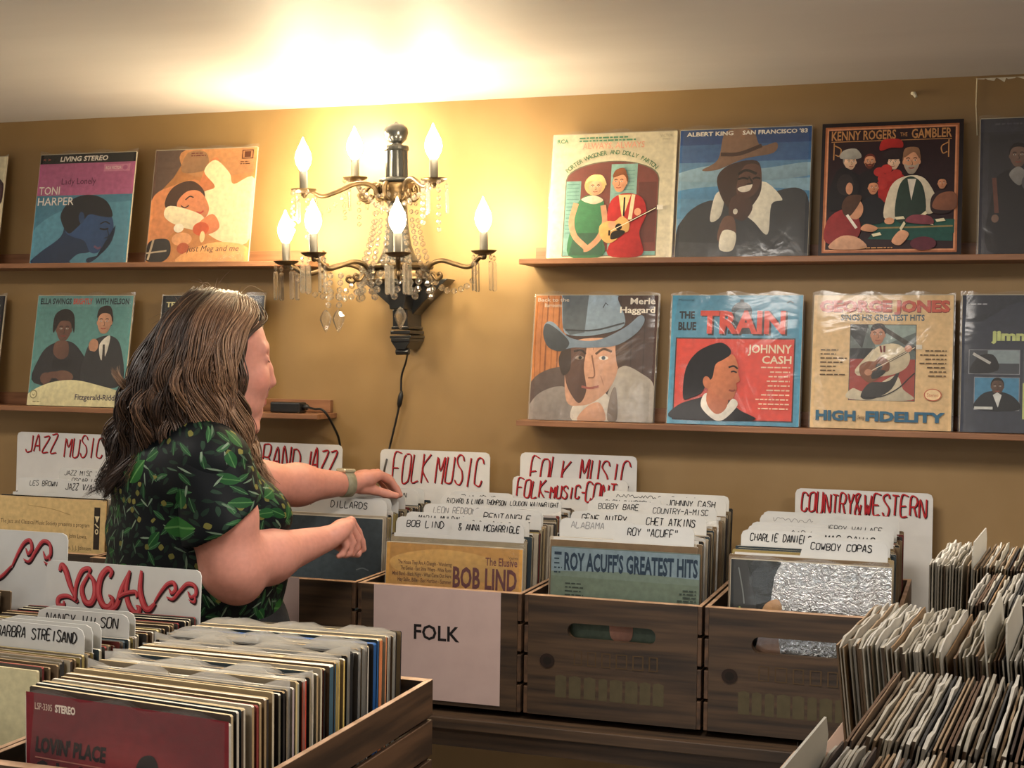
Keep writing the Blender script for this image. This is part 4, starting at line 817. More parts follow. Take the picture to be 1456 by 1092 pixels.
def fill(xc, y0, y1, n, zb, where, divs, lean0, lean1, rz0=0, rz1=0, seed=0, bagp=0.06, meshes=None, xj=.005, zj=.004, dz=0.0):
    """n records from front y0 to back y1; divs = {slot: (side, texts)} put tab dividers between them"""
    rr = random.Random(seed); k = 0
    for i in range(n):
        f = i / max(n - 1, 1); y = y0 + (y1 - y0) * f; ln = lean0 + (lean1 - lean0) * f + rr.uniform(-.08, .08); rz = rz0 + (rz1 - rz0) * f
        if i in divs:
            side, texts = divs[i]
            divider(xc + rr.uniform(-.003, .003), y - (y1 - y0) / n * .3, zb + dz * f, ln, side, texts, 'white tab divider, %s from the front %s' % (ORD[k], where), 'tab dividers ' + where, seed=seed * 31 + i, rz=rz); k += 1
        mi = rr.randrange(len(REC)) if meshes is None else meshes[i % len(meshes)]
        put_record(xc + rr.uniform(-xj, xj), y, zb + dz * f + rr.uniform(-zj, zj), ln, rz, REC[mi] if isinstance(mi, int) else mi, 'record sleeve filed edge-on %s' % where, 'records ' + where, rr.choice(BAGS) if rr.random() < bagp and i + 1 not in divs and i not in divs else None)
G = '#8d8d8d'
LIGHT = [0, 2, 4, 7, 9, 11, 14, 2, 7, 4, 1, 15, 5, 8]
def lm(seed, n=60):
    rr = random.Random(seed); return [rr.choice(LIGHT) for _ in range(n)]
ZREC = .842
def front(art, x, y, z, label, lean=3.0, rz=0.0, **k): return tag(album(art, (x, y, z), lean, rz, **k), label, 'record album')
W_F, W_R, W_C, W_D, W_B, W_J = 'in the crate with the FOLK paper', 'in the crate of the grey-green cover', 'in the crate of the silver foil cover', 'in the crate the woman is browsing', 'in the crate behind the woman', 'in the JAZZ MUSIC crate'
front(cv_tan(), XC['folk'] + .013, -.596, ZREC - .02, 'tan album with large plum lettering, front of the FOLK crate', 3, bag=True, seed=21)
fill(XC['folk'] + .01, -.575, -.215, 36, ZREC - .008, W_F, {1: ('R', [('& ANNA McGARRIGLE', .5, .47, 13, INK)]), 2: ('L', [('BOB LIND', .08, .3, 14, INK)]), 5: ('R', [('~', .55, .4, 11, INK)]), 7: ('L', [('MARIA MULDAUR', .1, .38, 11, INK)]), 12: ('R', [('PENTANGLE', .54, .38, 15, INK)]), 14: ('R', [('PETER PAUL & MARY', .5, .47, 11, INK)]), 16: ('L', [('LEON REDBONE', .08, .38, 13, G)]), 26: ('F', [('RICHARD & LINDA THOMPSON', .05, .5, 11, INK), ('LOUDON WAINWRIGHT', .58, .4, 10, INK)]), 31: ('L', [('~', .1, .3, 10, INK)])}, 3, 9, seed=2, meshes=lm(2), dz=.036)
front(cv_country(), XC['roy'] + .015, -.606, ZREC - .008, 'grey-green album with big dark blue lettering, front of its crate', 2.5, bag=False, edge='#5a635c')
fill(XC['roy'] + .006, -.585, -.2, 37, ZREC + .004, W_R, {1: ('R', [('ROY "ACUFF"', .53, .36, 15, INK)]), 4: ('L', [('ALABAMA', .08, .25, 13, G)]), 11: ('F', [('GENE AUTRY', .08, .34, 15, INK), ('CHET ATKINS', .56, .36, 15, INK)]), 21: ('R', [('COUNTRY-A-MISC', .52, .42, 12, INK)]), 23: ('L', [('BOBBY BARE', .08, .32, 12, INK)]), 27: ('L', [('GLEN CAMPBELL', .1, .38, 13, '#5d5d5d')]), 30: ('R', [('JOHNNY CASH', .54, .38, 13, INK)]), 34: ('F', [('~', .1, .7, 8, INK)])}, 2.5, 9, seed=3, meshes=lm(3), dz=.036)
o = front(cv_foil(), XC['cow'] + .013, -.604, ZREC - .012, 'album of crinkled silver foil in a clear bag, front of its crate', 3, bag=True, seed=23, artmat=FOIL)
p = bpy.data.objects.new('cover_picture', cv_foilprint().mesh('cover_picture')); COL.objects.link(p); p.parent = o
fill(XC['cow'] + .01, -.583, -.215, 36, ZREC - .006, W_C, {1: ('R', [('COWBOY COPAS', .5, .4, 13, INK)]), 4: ('R', [('COUNTRY-C-MISC', .5, .42, 11, G)]), 8: ('L', [('CHARLIE DANIELS', .06, .42, 15, INK)]), 10: ('R', [('MAC DAVIS', .56, .34, 14, INK)]), 14: ('F', [('~', .3, .6, 11, INK)]), 18: ('L', [('~', .1, .3, 10, G)]), 22: ('R', [('JERRY WALLACE', .52, .4, 12, '#4c4c4c')]), 25: ('R', [('~', .55, .3, 10, G)]), 29: ('L', [('~', .1, .3, 9, G)]), 33: ('F', [('~', .1, .3, 9, G)])}, 3, 7, seed=4, meshes=lm(4), dz=.016)
front(cv_slate(), XC['dill'] + .013, -.47, ZREC + .012, 'dark slate album at the front of the crate the woman browses', 3, bag=False, edge='#c3baa8')
fill(XC['dill'] + .012, -.455, -.19, 26, ZREC + .013, W_D, {2: ('F', [('FERGUSON', .08, .28, 12, '#55555a'), ('DILLARDS', .52, .32, 15, INK)]), 5: ('F', [('~', .5, .45, 11, INK)]), 8: ('R', [('~', .55, .35, 10, INK)]), 12: ('R', [('~', .6, .3, 10, INK)]), 19: ('F', [('BIRCH', .12, .16, 12, INK), ('VAN DUFFKIN', .55, .35, 11, INK)]), 22: ('R', [('HENSKE', .5, .2, 13, INK)])}, 3, 7, seed=5, meshes=lm(5), dz=.010)
fill(XC['band'], -.5, -.16, 12, ZREC + .02, W_B, {4: ('R', [('~', .55, .3, 10, INK)])}, 3, 6, seed=6, meshes=lm(6))
front(cv_schuller(), XC['jazz'] + .014, -.478, ZREC + .02, 'tan album with italic print, front of the JAZZ MUSIC crate', 3, bag=False, edge='#c9ab7c')
fill(XC['jazz'] + .01, -.46, -.155, 18, ZREC + .02, W_J, {2: ('R', [('JAZZ V/A-', .52, .3, 15, INK), ('~', .83, .14, 8, INK)]), 3: ('L', [('LES BROWN', .12, .28, 12, INK)]), 6: ('R', [('OSCAR LEVANT', .4, .4, 10, INK)]), 9: ('R', [('LIONEL HAMPTON', .5, .45, 13, INK)]), 12: ('L', [('JAZZ MISC W', .05, .36, 12, INK)])}, 3, 6, seed=7, meshes=lm(7), dz=.024)

# foreground crates
ZV = .7965
W_V, W_V2, W_V3 = 'in the foreground crate of the red cover', 'in the VOCAL crate', 'in the crate cut by the frame at left'
front(cv_red(), XV + .008, -1.916, ZV - .001, 'dark red album with black title, front of the foreground crate', -1.0, -6.5, bag=True, seed=31, edge='#d8d2c4', w=.316, h=.312)
spine = ['#cbb891', '#c9c2b2', '#57483a', '#d8cfba', '#b59a72', '#8d3a33', '#b59a72', '#a58c68', '#3a3430', '#cfc3a6', '#6f6a58', '#2a2624', '#b7a58a', '#b9a8a8', '#d5c08a', '#9a9a8c', '#c24a34', '#c9b98f', '#d8cfba', '#b59a72', '#cfc3a6', '#1e1c1b', '#3d5a68', '#2f4d5c', '#d9bd62', '#d2b566', '#6a716f', '#1b1b1c', '#232324', '#4a4c4c', '#7f7f7a', '#8f8a80', '#b9b2a4', '#1f4f86', '#245a94', '#c97a4c', '#d0875a', '#d9d0b8', '#8a8678', '#5b5a55', '#1b1918', '#231f1d']
SPM = {}
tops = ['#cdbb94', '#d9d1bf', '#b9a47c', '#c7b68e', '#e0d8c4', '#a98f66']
rr = random.Random(5)
NV = len(spine); THK = [.0115 if c in ('#c24a34', '#3d5a68', '#d9bd62', '#1f4f86', '#c97a4c', '#1b1b1c') else .0046 for c in spine]
gap = (.527 - sum(THK)) / NV; yq = -1.905; tot = .527
for i, c in enumerate(spine):
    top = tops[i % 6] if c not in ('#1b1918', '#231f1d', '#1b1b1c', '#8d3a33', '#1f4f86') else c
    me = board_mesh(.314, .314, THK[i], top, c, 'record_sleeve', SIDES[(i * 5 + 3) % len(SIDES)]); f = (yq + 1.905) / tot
    put_record(XV + .004 - .02 * f + rr.uniform(-.003, .003), yq, ZV + .002 + rr.uniform(-.002, .004), -1 + 2.5 * f, -6.5 + 11 * f, me, 'record sleeve standing edge-on %s' % W_V, 'records ' + W_V,
               rr.choice(BAGS) if i in (12, 16, 17, 24, 26, 28, 29, 30, 31, 37, 38) else None)
    yq += THK[i] + gap
front(cv_plaincream(), XV2 + .012, -1.80, ZV, 'plain cream album at the front of the VOCAL crate', 1, -4, bag=False, edge='#c9bd95')
fill(XV2 + .012, -1.785, -1.43, 36, ZV + .001, W_V2, {9: ('R', [('BARBRA STREISAND', .48, .48, 15, INK)]), 11: ('R', [('~', .5, .4, 10, INK)]), 13: ('R', [('~', .5, .4, 9, INK)]), 19: ('R', [('NANCY WILSON', .5, .44, 15, INK)]), 21: ('R', [])}, 1, 3, -4, 2, seed=8, bagp=0, zj=.002, dz=.002)
fill(XV3 + .01, -1.72, -1.41, 18, ZV + .003, W_V3, {6: ('R', [('~', .6, .3, 10, INK)]), 8: ('R', []), 10: ('R', [])}, 1, 3, -3, 2, seed=9, bagp=0, dz=.016)
# ------------------------------------------------------------------ boxes of small 7 inch singles on the right, turned five degrees to the wall
UA = R(-5.0); UV = Vector((math.cos(UA), math.sin(UA), 0)); VV = Vector((-math.sin(UA), math.cos(UA), 0))
ZS = 1.1715
def unit_box(corner, wu, lv, label, hz=.122, t=.012):
    o = empty('singles_box', (corner[0], corner[1], 1.158), (0, 0, UA))
    for nm, a, b in (('side_board', (0, 0, 0), (t, lv, hz)), ('side_board', (wu - t, 0, 0), (wu, lv, hz)), ('end_board', (t + .0003, 0, 0), (wu - t - .0003, t, hz)), ('end_board', (t + .0003, lv - t, 0), (wu - t - .0003, lv, hz - .004)), ('bottom_board', (t + .0003, t + .0003, 0), (wu - t - .0003, lv - t - .0003, .008))):
        m = MB(); m.box(a, b); m.build(nm, PINE, o, bevel=.0015)
    return tag(o, label, 'box', 'boxes of small singles')
c1 = Vector((-.158, -2.885, 0))
unit_box(c1, .37, .459, 'nearest wooden box of small singles, at the lower right corner')
c2 = c1 + VV * .463 + UV * .016
unit_box(c2, .36, .75, 'rear wooden box of small singles, beside the silver foil cover crate', t=.012)
st = empty('display_stand', (c1.x, c1.y, 0), (0, 0, UA))
m = MB(); m.box((-.03, -.03, 1.13), (.42, 1.25, 1.157)); m.build('stand_top', WOODY, st, bevel=.002)
m = MB(); m.box((-.02, -.02, .74), (.41, 1.24, .76)); m.build('stand_shelf', WOODY, st)
for a_ in (0, .35):
    for b_ in (0, 1.17):
        m = MB(); m.box((a_, b_, 0), (a_ + .05, b_ + .05, 1.1295)); m.build('leg', WOODZ, st)
tag(st, 'wooden stand carrying the boxes of small singles at right', 'stand')
def single_mesh(i):
    rr = random.Random(900 + i); m = MB(); L = H = .178; n = 9
    th = [.0008, .0013, .001, .0014, .0011, .0008, .0012, .001][i % 8]
    body = ['#b5ac9b', '#8f7a60', '#c4beb1', '#5a4430', '#77705f', '#cbc5b8', '#3d3027', '#8a7152', '#ada592', '#2b2827', '#b8af9c', '#665643', '#a1998a', '#7a624a'][i % 14]
    edge = ['#c2bbac', '#a98f6f', '#cdc8bd', '#6b4f37', '#918a7d', '#d6d1c4', '#4e3d30', '#a5835b', '#b9b2a0', '#3d3a37', '#c4bcaa', '#77644d', '#aea798', '#8f7357'][i % 14]
    paper = i % 14 in (0, 2, 5, 8, 10, 12)
    amp = .0022 if paper else .0006
    cols = [(k / (n - 1) * L, H + (rr.uniform(-amp, amp * 1.6) if 0 < k < n - 1 else rr.uniform(-amp, amp))) for k in range(n)]
    rows = 4; v = []
    for s in (0, 1):
        for j in range(rows):
            for k in range(n):
                z = cols[k][1] * j / (rows - 1); w = rr.uniform(-1, 1) * (amp * .22) * (j / (rows - 1)) ** 2
                v.append((s * th + w * (.6 if s else 1) + (rr.uniform(0, .0004) * (1 if s else -1) if paper and j == rows - 1 else 0), cols[k][0], z))
    fs = []; N_ = rows * n
    for s in (0, 1):
        for j in range(rows - 1):
            for k in range(n - 1):
                q = (s * N_ + j * n + k, s * N_ + (j + 1) * n + k, s * N_ + (j + 1) * n + k + 1, s * N_ + j * n + k + 1); fs.append(q if s == 0 else q[::-1])
    m.add(v, fs, body)
    es = []; fe = []
    top = [(rows - 1) * n + k for k in range(n)]
    for k in range(n - 1): es.append((top[k], top[k] + N_, top[k + 1] + N_, top[k + 1]))
    for j in range(rows - 1):
        a_, b_ = j * n, (j + 1) * n; fe.append((a_, a_ + N_, b_ + N_, b_)); a_, b_ = j * n + n - 1, (j + 1) * n + n - 1; es.append((a_, b_, b_ + N_, a_ + N_))
    m.add(v, es, edge); m.add(v, fe, ['#8f8676', '#5f4c39', '#a39c8d', '#4a3b2d', '#736b5c', '#837c70', '#3a302a'][i % 7])  # front edges darker than the tops: overhead-light shade put into the colour
    return m.mesh('single_sleeve', PAPER)
SNG = [single_mesh(i) for i in range(28)]
def tabcard_small(i, w=.15, h=.2):
    m = MB(); c = .012
    pts = [(.01, 0), (.01 + w, 0), (.01 + w, h - c), (.01 + w - c, h), (.01 + c, h), (.01, h - c)]
    vs = [(0, p[0], p[1]) for p in pts] + [(.0012, p[0], p[1]) for p in pts]; n = len(pts)
    m.add(vs, [tuple(range(n))[::-1], tuple(range(n, 2 * n))] + [(i_, (i_ + 1) % n, (i_ + 1) % n + n, i_ + n) for i_ in range(n)], '#cdc8ba')
    return m.mesh('single_divider', TABCARD)
STAB = tabcard_small(0)
def scribble(seed, o):
    a = Art(.15, .205); a.k = 3; rr = random.Random(seed); q = .16
    a.line([(.5, .7), (.5, .99)], .008, '#3a3836')
    while q < .42: a.line([(q + rr.uniform(-.02, .02), .78 + rr.uniform(0, .16)) for _ in range(4)], .016, INK, True, 3); q += .07
    while q < .85: a.line([(q + rr.uniform(-.02, .02), .86 + rr.uniform(0, .08)) for _ in range(3)], .008, INK, True, 3); q += .06
    p = bpy.data.objects.new('handwriting', a.mesh('handwriting', CARD)); COL.objects.link(p); p.parent = o
    p.rotation_euler = (0, 0, R(-90)); p.location = (-.0001, .085, 0)
def single_row(start, n, pitch, lean0, lean1, where, seed, pal=None, tabs=(), zj=.0025, dz=0.0):
    rr = random.Random(seed); d = 0.0; s0 = Vector((start[0], start[1], 0)) - VV * 0; k = 0
    for i in range(n):
        f = i / max(1, n - 1); ln = lean0 + (lean1 - lean0) * f + rr.uniform(-.15, .15)
        p = s0 + UV * d + VV * rr.uniform(-.006, .006)
        p -= UV * (.178 * math.sin(R(ln)))
        mesh = SNG[rr.choice(pal) if pal else rr.randrange(len(SNG))]
        if i in tabs:
            o = bpy.data.objects.new('single_divider', STAB); COL.objects.link(o); o.location = (p.x, p.y, ZS + dz); o.rotation_euler = (0, R(ln), UA)
            scribble(seed * 10 + i, o); tag(o, 'white inked divider, %s from left %s' % (ORD[k], where), 'divider card', 'divider cards ' + where); k += 1
            d += pitch; p = p + UV * pitch
        o = bpy.data.objects.new('single_sleeve', mesh); COL.objects.link(o); o.location = (p.x, p.y, ZS + dz + rr.uniform(-zj, zj)); o.rotation_euler = (0, R(ln), UA)
        tag(o, 'worn single sleeve ' + where, 'single record', 'singles ' + where)
        d += pitch * rr.uniform(.9, 1.12)
WHITE = [0, 2, 5, 8, 10, 12, 14, 16, 19, 22, 24, 26]; BROWN = [1, 3, 6, 7, 9, 11, 13, 15, 17, 20, 23, 25]; MIX = list(range(28))
single_row((-.046, -1.974), 12, .0027, 0, 1, 'at the white left end of the back row', 61, WHITE)
single_row((-.052 + .042, -1.979), 56, .0027, 1, 3, 'in the back row near the foil crate', 62, BROWN + WHITE[:4], tabs=(1, 20))
single_row((-.008, -2.19), 58, .0028, 2, 6, 'in the row just in front of the back row', 63, MIX + WHITE)
single_row((-.094, -2.40), 28, .0027, -6, -6, 'at the left end of the third row from the wall', 64, WHITE + [1, 7, 11, 15])
single_row((-.094 + .079, -2.407), 22, .0027, -5, -5, 'in the middle of the third row from the wall', 65, MIX, tabs=(7, 11))
single_row((-.094 + .150, -2.413), 30, .0028, -4, 1, 'at the right of the third row from the wall', 66, BROWN, tabs=(19,))
single_row((-.066, -2.637), 58, .0028, 12, 5, 'in the fourth row from the wall', 67, MIX + BROWN)
single_row((-.066 + .17, -2.652), 26, .003, 5, 3, 'at the right end of the fourth row', 68, WHITE)
single_row((-.087, -2.836), 70, .0028, 6, 4, 'in the nearest row at the bottom edge', 72, WHITE + BROWN, tabs=(0,))

# ------------------------------------------------------------------ crystal wall chandelier
CB = at(575, 505, -.075); CT = at(561, 177, -.115); HT = .585
tilt = math.atan2(CT.x - CB.x, CT.z - CB.z)
ch = empty('wall_chandelier', (CB.x, -.105, CB.z), (0, tilt, 0))
tag(ch, 'black post wall chandelier with candle bulbs and hanging crystals', 'chandelier')
TI = ch.matrix_basis.inverted() if False else (Matrix.Translation(ch.location) @ Matrix.Rotation(tilt, 4, 'Y')).inverted()
zl = lambda y: (505 - y) * HT / 328.0
m = MB(); m.lathe([(.004, zl(174)), (.006, zl(176)), (.02, zl(178)), (.03, zl(184)), (.031, zl(190)), (.026, zl(199)), (.016, zl(204)), (.014, zl(206)), (.019, zl(207.5)), (.019, zl(209))], 24); m.build('finial', BLACKM, ch, True)
m = MB(); m.lathe([(.031, zl(209)), (.032, zl(211)), (.032, zl(214)), (.027, zl(216))], 24); m.build('cap_ring', BLACKM, ch)
m = MB(); n = 32; prof = [zl(216), zl(254)]; vs = []
for z in prof:
    for k in range(n): r_ = .0265 + (.0022 if k % 4 < 2 else -.0012); vs.append((r_ * math.cos(2 * math.pi * k / n), r_ * math.sin(2 * math.pi * k / n), z))
m.add(vs, [(k, (k + 1) % n, (k + 1) % n + n, k + n) for k in range(n)]); m.build('fluted_shaft', BLACKM, ch)
m = MB(); m.lathe([(.027, zl(253)), (.045, zl(256)), (.046, zl(258)), (.028, zl(261))], 28); m.build('upper_dish', BLACKM, ch, True)
m = MB(); m.lathe([(.03, zl(261)), (.042, zl(262)), (.043, zl(266)), (.036, zl(270)), (.034, zl(276)), (.036, zl(284)), (.03, zl(288))], 28)
for k in range(6):
    a = math.pi * k / 3 + .3; c, s = math.cos(a), math.sin(a)
    m.tube(spline([(.036 * c, .036 * s, zl(286)), (.05 * c, .05 * s, zl(282)), (.054 * c, .054 * s, zl(270)), (.046 * c, .046 * s, zl(263)), (.04 * c, .04 * s, zl(268)), (.044 * c, .044 * s, zl(274))], 4), [.006] * 20 + [.003], 7)
m.build('scroll_collar', BRONZE, ch, True)
m = MB(); m.lathe([(.0245, zl(286)), (.0255, zl(300)), (.028, zl(325)), (.034, zl(348)), (.043, zl(362)), (.052, zl(370)), (.056, zl(376))], 28); m.build('column', BLACKM, ch, True)
m = MB(); m.lathe([(.05, zl(374)), (.086, zl(377)), (.09, zl(380)), (.088, zl(383)), (.075, zl(385)), (.078, zl(390)), (.084, zl(396)), (.086, zl(399)), (.07, zl(401))], 32); m.build('lower_ring', BRONZE, ch)
m = MB()
m.prism([(-.118, zl(397)), (-.108, zl(402)), (-.05, zl(430)), (-.02, zl(447)), (.02, zl(447)), (.05, zl(430)), (.108, zl(402)), (.118, zl(397))], .04, .1); m.prism([(-.03, zl(401)), (-.02, zl(440)), (.02, zl(440)), (.03, zl(401))], -.015, .04)
m.build('bracket', BLACKM, ch, bevel=.003)
m = MB(); m.box((-.0205, .005, zl(468)), (.0205, .1, zl(440))); m.build('lower_post', BLACKM, ch, bevel=.002)
m = MB()
for ya, yb, hw in ((464, 468, .024), (470, 475, .027), (477, 481, .029), (481, 486, .026)): m.box((-hw, .004, zl(yb)), (hw, .1, zl(ya)))
m.prism([(-.026, zl(486)), (-.012, zl(497)), (.012, zl(497)), (.026, zl(486))], .006, .095); m.tube([(-.018, .02, zl(500)), (.018, .02, zl(500))], .0085, 10)
m.build('foot_moulding', BLACKM, ch, bevel=.0015)
def bobeche_arm(px, py, Y, zroot, rroot, curl=True):
    tip = TI @ at(px, py, Y); d = Vector((tip.x, tip.y, 0)); L = d.length; d.normalize(); q = lambda r_, z: Vector((d.x * r_, d.y * r_, z))
    arm = MB(); dz = tip.z - zroot
    pts = [q(rroot, zroot), q(rroot + .10 * (L - rroot), zroot + .026), q(rroot + .3 * (L - rroot), zroot + .03 + dz * .1), q(rroot + .55 * (L - rroot), zroot + .008 + dz * .3), q(rroot + .76 * (L - rroot), zroot - .006 + dz * .45), q(rroot + .93 * (L - rroot), zroot + .006 + dz * .65), q(L, tip.z - .012), q(L, tip.z)]
    arm.tube(spline(pts, 5), .0062, 9)
    arm.tube(spline([q(rroot + .02, zroot + .004), q(rroot + .035, zroot - .012), q(rroot + .05, zroot - .006), q(rroot + .046, zroot + .004), q(rroot + .038, zroot + .0)], 4), .004, 7)
    ao = arm.build('arm', BRONZE, ch, True)
    T = Matrix.Translation(tip); n = 24
    m = MB(); vs = []
    for r_, z in ((.004, -.004), (.012, -.006), (.022, -.003), (.031, .003), (.032, .0045), (.022, .001), (.012, .0)):
        for k in range(n): rr_ = r_ * (1 + (.06 if k % 3 == 0 else 0) * (r_ > .02)); vs.append((rr_ * math.cos(2 * math.pi * k / n), rr_ * math.sin(2 * math.pi * k / n), z))
    m.add([T @ Vector(p) for p in vs], [(i * n + k, i * n + (k + 1) % n, (i + 1) * n + (k + 1) % n, (i + 1) * n + k) for i in range(6) for k in range(n)]); m.build('bobeche', BRONZE, ch, True)
    m = MB(); m.lathe([(.0115, .0), (.0115, .003), (.0105, .005), (.0105, .05), (.009, .051)], 14, None, T); m.build('candle_tube', CANDLE, ch, True)
    m = MB(); m.lathe([(.007, .051), (.011, .056), (.018, .069), (.0205, .082), (.018, .097), (.011, .112), (.005, .124), (.0015, .133), (.0006, .135)], 18, None, T); m.build('flame_bulb', BULB, ch, True)
    return tip, d
def prism_drop(p, ln, w=.0125, name='crystal_prism'):
    m = MB(); x, y, z = p; m.tube([(x, y, z), (x, y, z - .006)], .001, 5)
    m.lathe([(.001, -.006), (.005, -.01), (.005, -.016), (.001, -.02)], 6, None, Matrix.Translation(p))
    h, t = w / 2, w * .28; z0, z1 = z - .022, z - .022 - ln
    pts = [(-h, z0 - .004), (-h * .5, z0), (h * .5, z0), (h, z0 - .004), (h, z1 + .004), (h * .4, z1), (-h * .4, z1), (-h, z1 + .004)]
    ang = (x * 37.0) % 3.1; c, s = math.cos(ang), math.sin(ang)
    vs = [(x + u * .72 * c + t * s, y + u * .72 * s - t * c, v) for u, v in pts] + [(x + u * c, y + u * s, v) for u, v in pts] + [(x + u * .72 * c - t * s, y + u * .72 * s + t * c, v) for u, v in pts]
    n = 8; fs = [tuple(range(n)), tuple(range(3 * n - 1, 2 * n - 1, -1))]
    for l in (0, 1): fs += [(l * n + i, (l + 1) * n + i, (l + 1) * n + (i + 1) % n, l * n + (i + 1) % n) for i in range(n)]
    m.add(vs, fs); return m.build(name, CRYSTAL, ch)
def strand(pts, step=.0125, r=.0052, big=0.0):
    m = MB(); s = [Vector(p) for p in spline(pts, 10)]; acc = 0; last = s[0]; beads = [s[0]]
    for p in s[1:]:
        acc += (p - last).length; last = p
        if acc >= step: beads.append(p); acc = 0
    for i, b in enumerate(beads):
        rr_ = r * (1 + big * i / max(1, len(beads) - 1))
        m.lathe([(.0008, -rr_), (rr_ * .75, -rr_ * .62), (rr_, 0), (rr_ * .75, rr_ * .62), (.0008, rr_)], 7, None, Matrix.Translation(b))
    return m.build('bead_strand', CRYSTAL, ch)
def leaf_drop(p, s=1.0):
    m = MB(); m.lathe([(.001, 0), (.008 * s, -.006 * s), (.0155 * s, -.018 * s), (.017 * s, -.026 * s), (.011 * s, -.04 * s), (.005 * s, -.052 * s), (.001, -.058 * s)], 6, None, Matrix.Translation(p) @ Matrix.Diagonal((1, .5, 1, 1))); m.build('crystal_drop', CRYSTAL, ch)
tips = {}
for k, (px, py, Y) in dict(b1=(432, 272, -.21), b2=(505, 255, -.1), b3=(617, 257, -.3)).items(): tips[k] = bobeche_arm(px, py, Y, zl(279), .045)
for k, (px, py, Y) in dict(l1=(407, 374, -.18), l2=(446, 362, -.31), l3=(566, 362, -.34), l4=(688, 359, -.165)).items(): tips[k] = bobeche_arm(px, py, Y, zl(394), .082)
for k, (tp, d) in tips.items():
    n = 4 if k[0] == 'l' else 3
    for i in range(n):
        a = 2 * math.pi * i / n + .5 + len(k); prism_drop(tp + Vector((.03 * math.cos(a), .03 * math.sin(a), -.0005)), .072 if k[0] == 'l' else .055, .0135 if k[0] == 'l' else .011)
for i in range(9):                                                     # strands from the scroll collar down to the lower ring
    a = math.pi + math.pi * (i + .5) / 9 * 1.0; c, s = math.cos(a), math.sin(a)
    strand([(.053 * c, .053 * s, zl(280)), (.062 * c, .062 * s, zl(320)), (.08 * c, .08 * s, zl(360)), (.095 * c, .095 * s, zl(384))], .0145, .0056, .45)
for i in range(6):                                                     # strands swagging below the lower ring
    a = math.pi + math.pi * (i + .2) / 6; b = a + .36
    strand([(.092 * math.cos(a), .092 * math.sin(a), zl(384)), (.1 * math.cos(a + .08), .1 * math.sin(a + .08), zl(410)), (.1 * math.cos((a + b) / 2), .1 * math.sin((a + b) / 2), zl(424)), (.1 * math.cos(b - .08), .1 * math.sin(b - .08), zl(410)), (.092 * math.cos(b), .092 * math.sin(b), zl(384))], .0175, .0095)
for k, sag in (('l1', .05), ('l2', .06), ('l4', .045)):
    tp, d = tips[k]; L = Vector((tp.x, tp.y, 0)).length
    strand([(d.x * .09, d.y * .09, zl(388)), (d.x * (.09 + .25 * (L - .09)), d.y * (.09 + .25 * (L - .09)), zl(392) - sag * .8), (d.x * (.09 + .5 * (L - .09)), d.y * (.09 + .5 * (L - .09)), zl(392) - sag), (d.x * (.09 + .8 * (L - .09)), d.y * (.09 + .8 * (L - .09)), zl(392) - sag * .5), (d.x * (L - .025), d.y * (L - .025), tp.z - .012)], .018, .0082)
for ka, kb in (('b1', 'b2'), ('b2', 'b3')):
    A, B_ = tips[ka][0], tips[kb][0]
    strand([A + Vector((0, 0, -.012)), (A + B_) / 2 + Vector((0, -.04, -.075)), B_ + Vector((0, 0, -.012))], .016, .0065)
for k in ('b1', 'b2', 'b3'):
    tp = tips[k][0]
    for j in range(2): strand([tp + Vector((.02 * (1 if j else -1), -.02, -.006)), tp + Vector((.02 * (1 if j else -1), -.022, -.05 - .02 * j)), tp + Vector((.02 * (1 if j else -1), -.022, -.1 - .03 * j))], .0135, .006)
for px, py, Y in ((463, 440, -.27), (481, 440, -.24), (569, 436, -.22)): leaf_drop(TI @ at(px, py, Y), .98)
for px, py, Y in ((470, 392, -.27), (485, 392, -.24)): strand([TI @ at(px, py, Y), TI @ at(px - 2, py + 25, Y), TI @ at(px - 3, py + 46, Y)], .016, .008)
m = MB(); m.tube(spline([TI @ at(*q) for q in ((580, 500, -.06), (577, 515, -.025), (571, 535, -.012), (570, 560, -.01), (566, 585, -.012), (559, 615, -.012), (552, 645, -.018), (546, 672, -.135), (543, 700, -.15), (541, 730, -.15))], 8), .0028, 7)
cord = m.build('power_cord', PLASTIC_BLACK, ch, True)
m = MB(); m.tube([TI @ at(571, 556, -.012), TI @ at(570, 562, -.013), TI @ at(568, 574, -.013), TI @ at(567, 580, -.012)], [.003, .007, .007, .003], 8); m.build('inline_switch', PLASTIC_BLACK, cord, True)
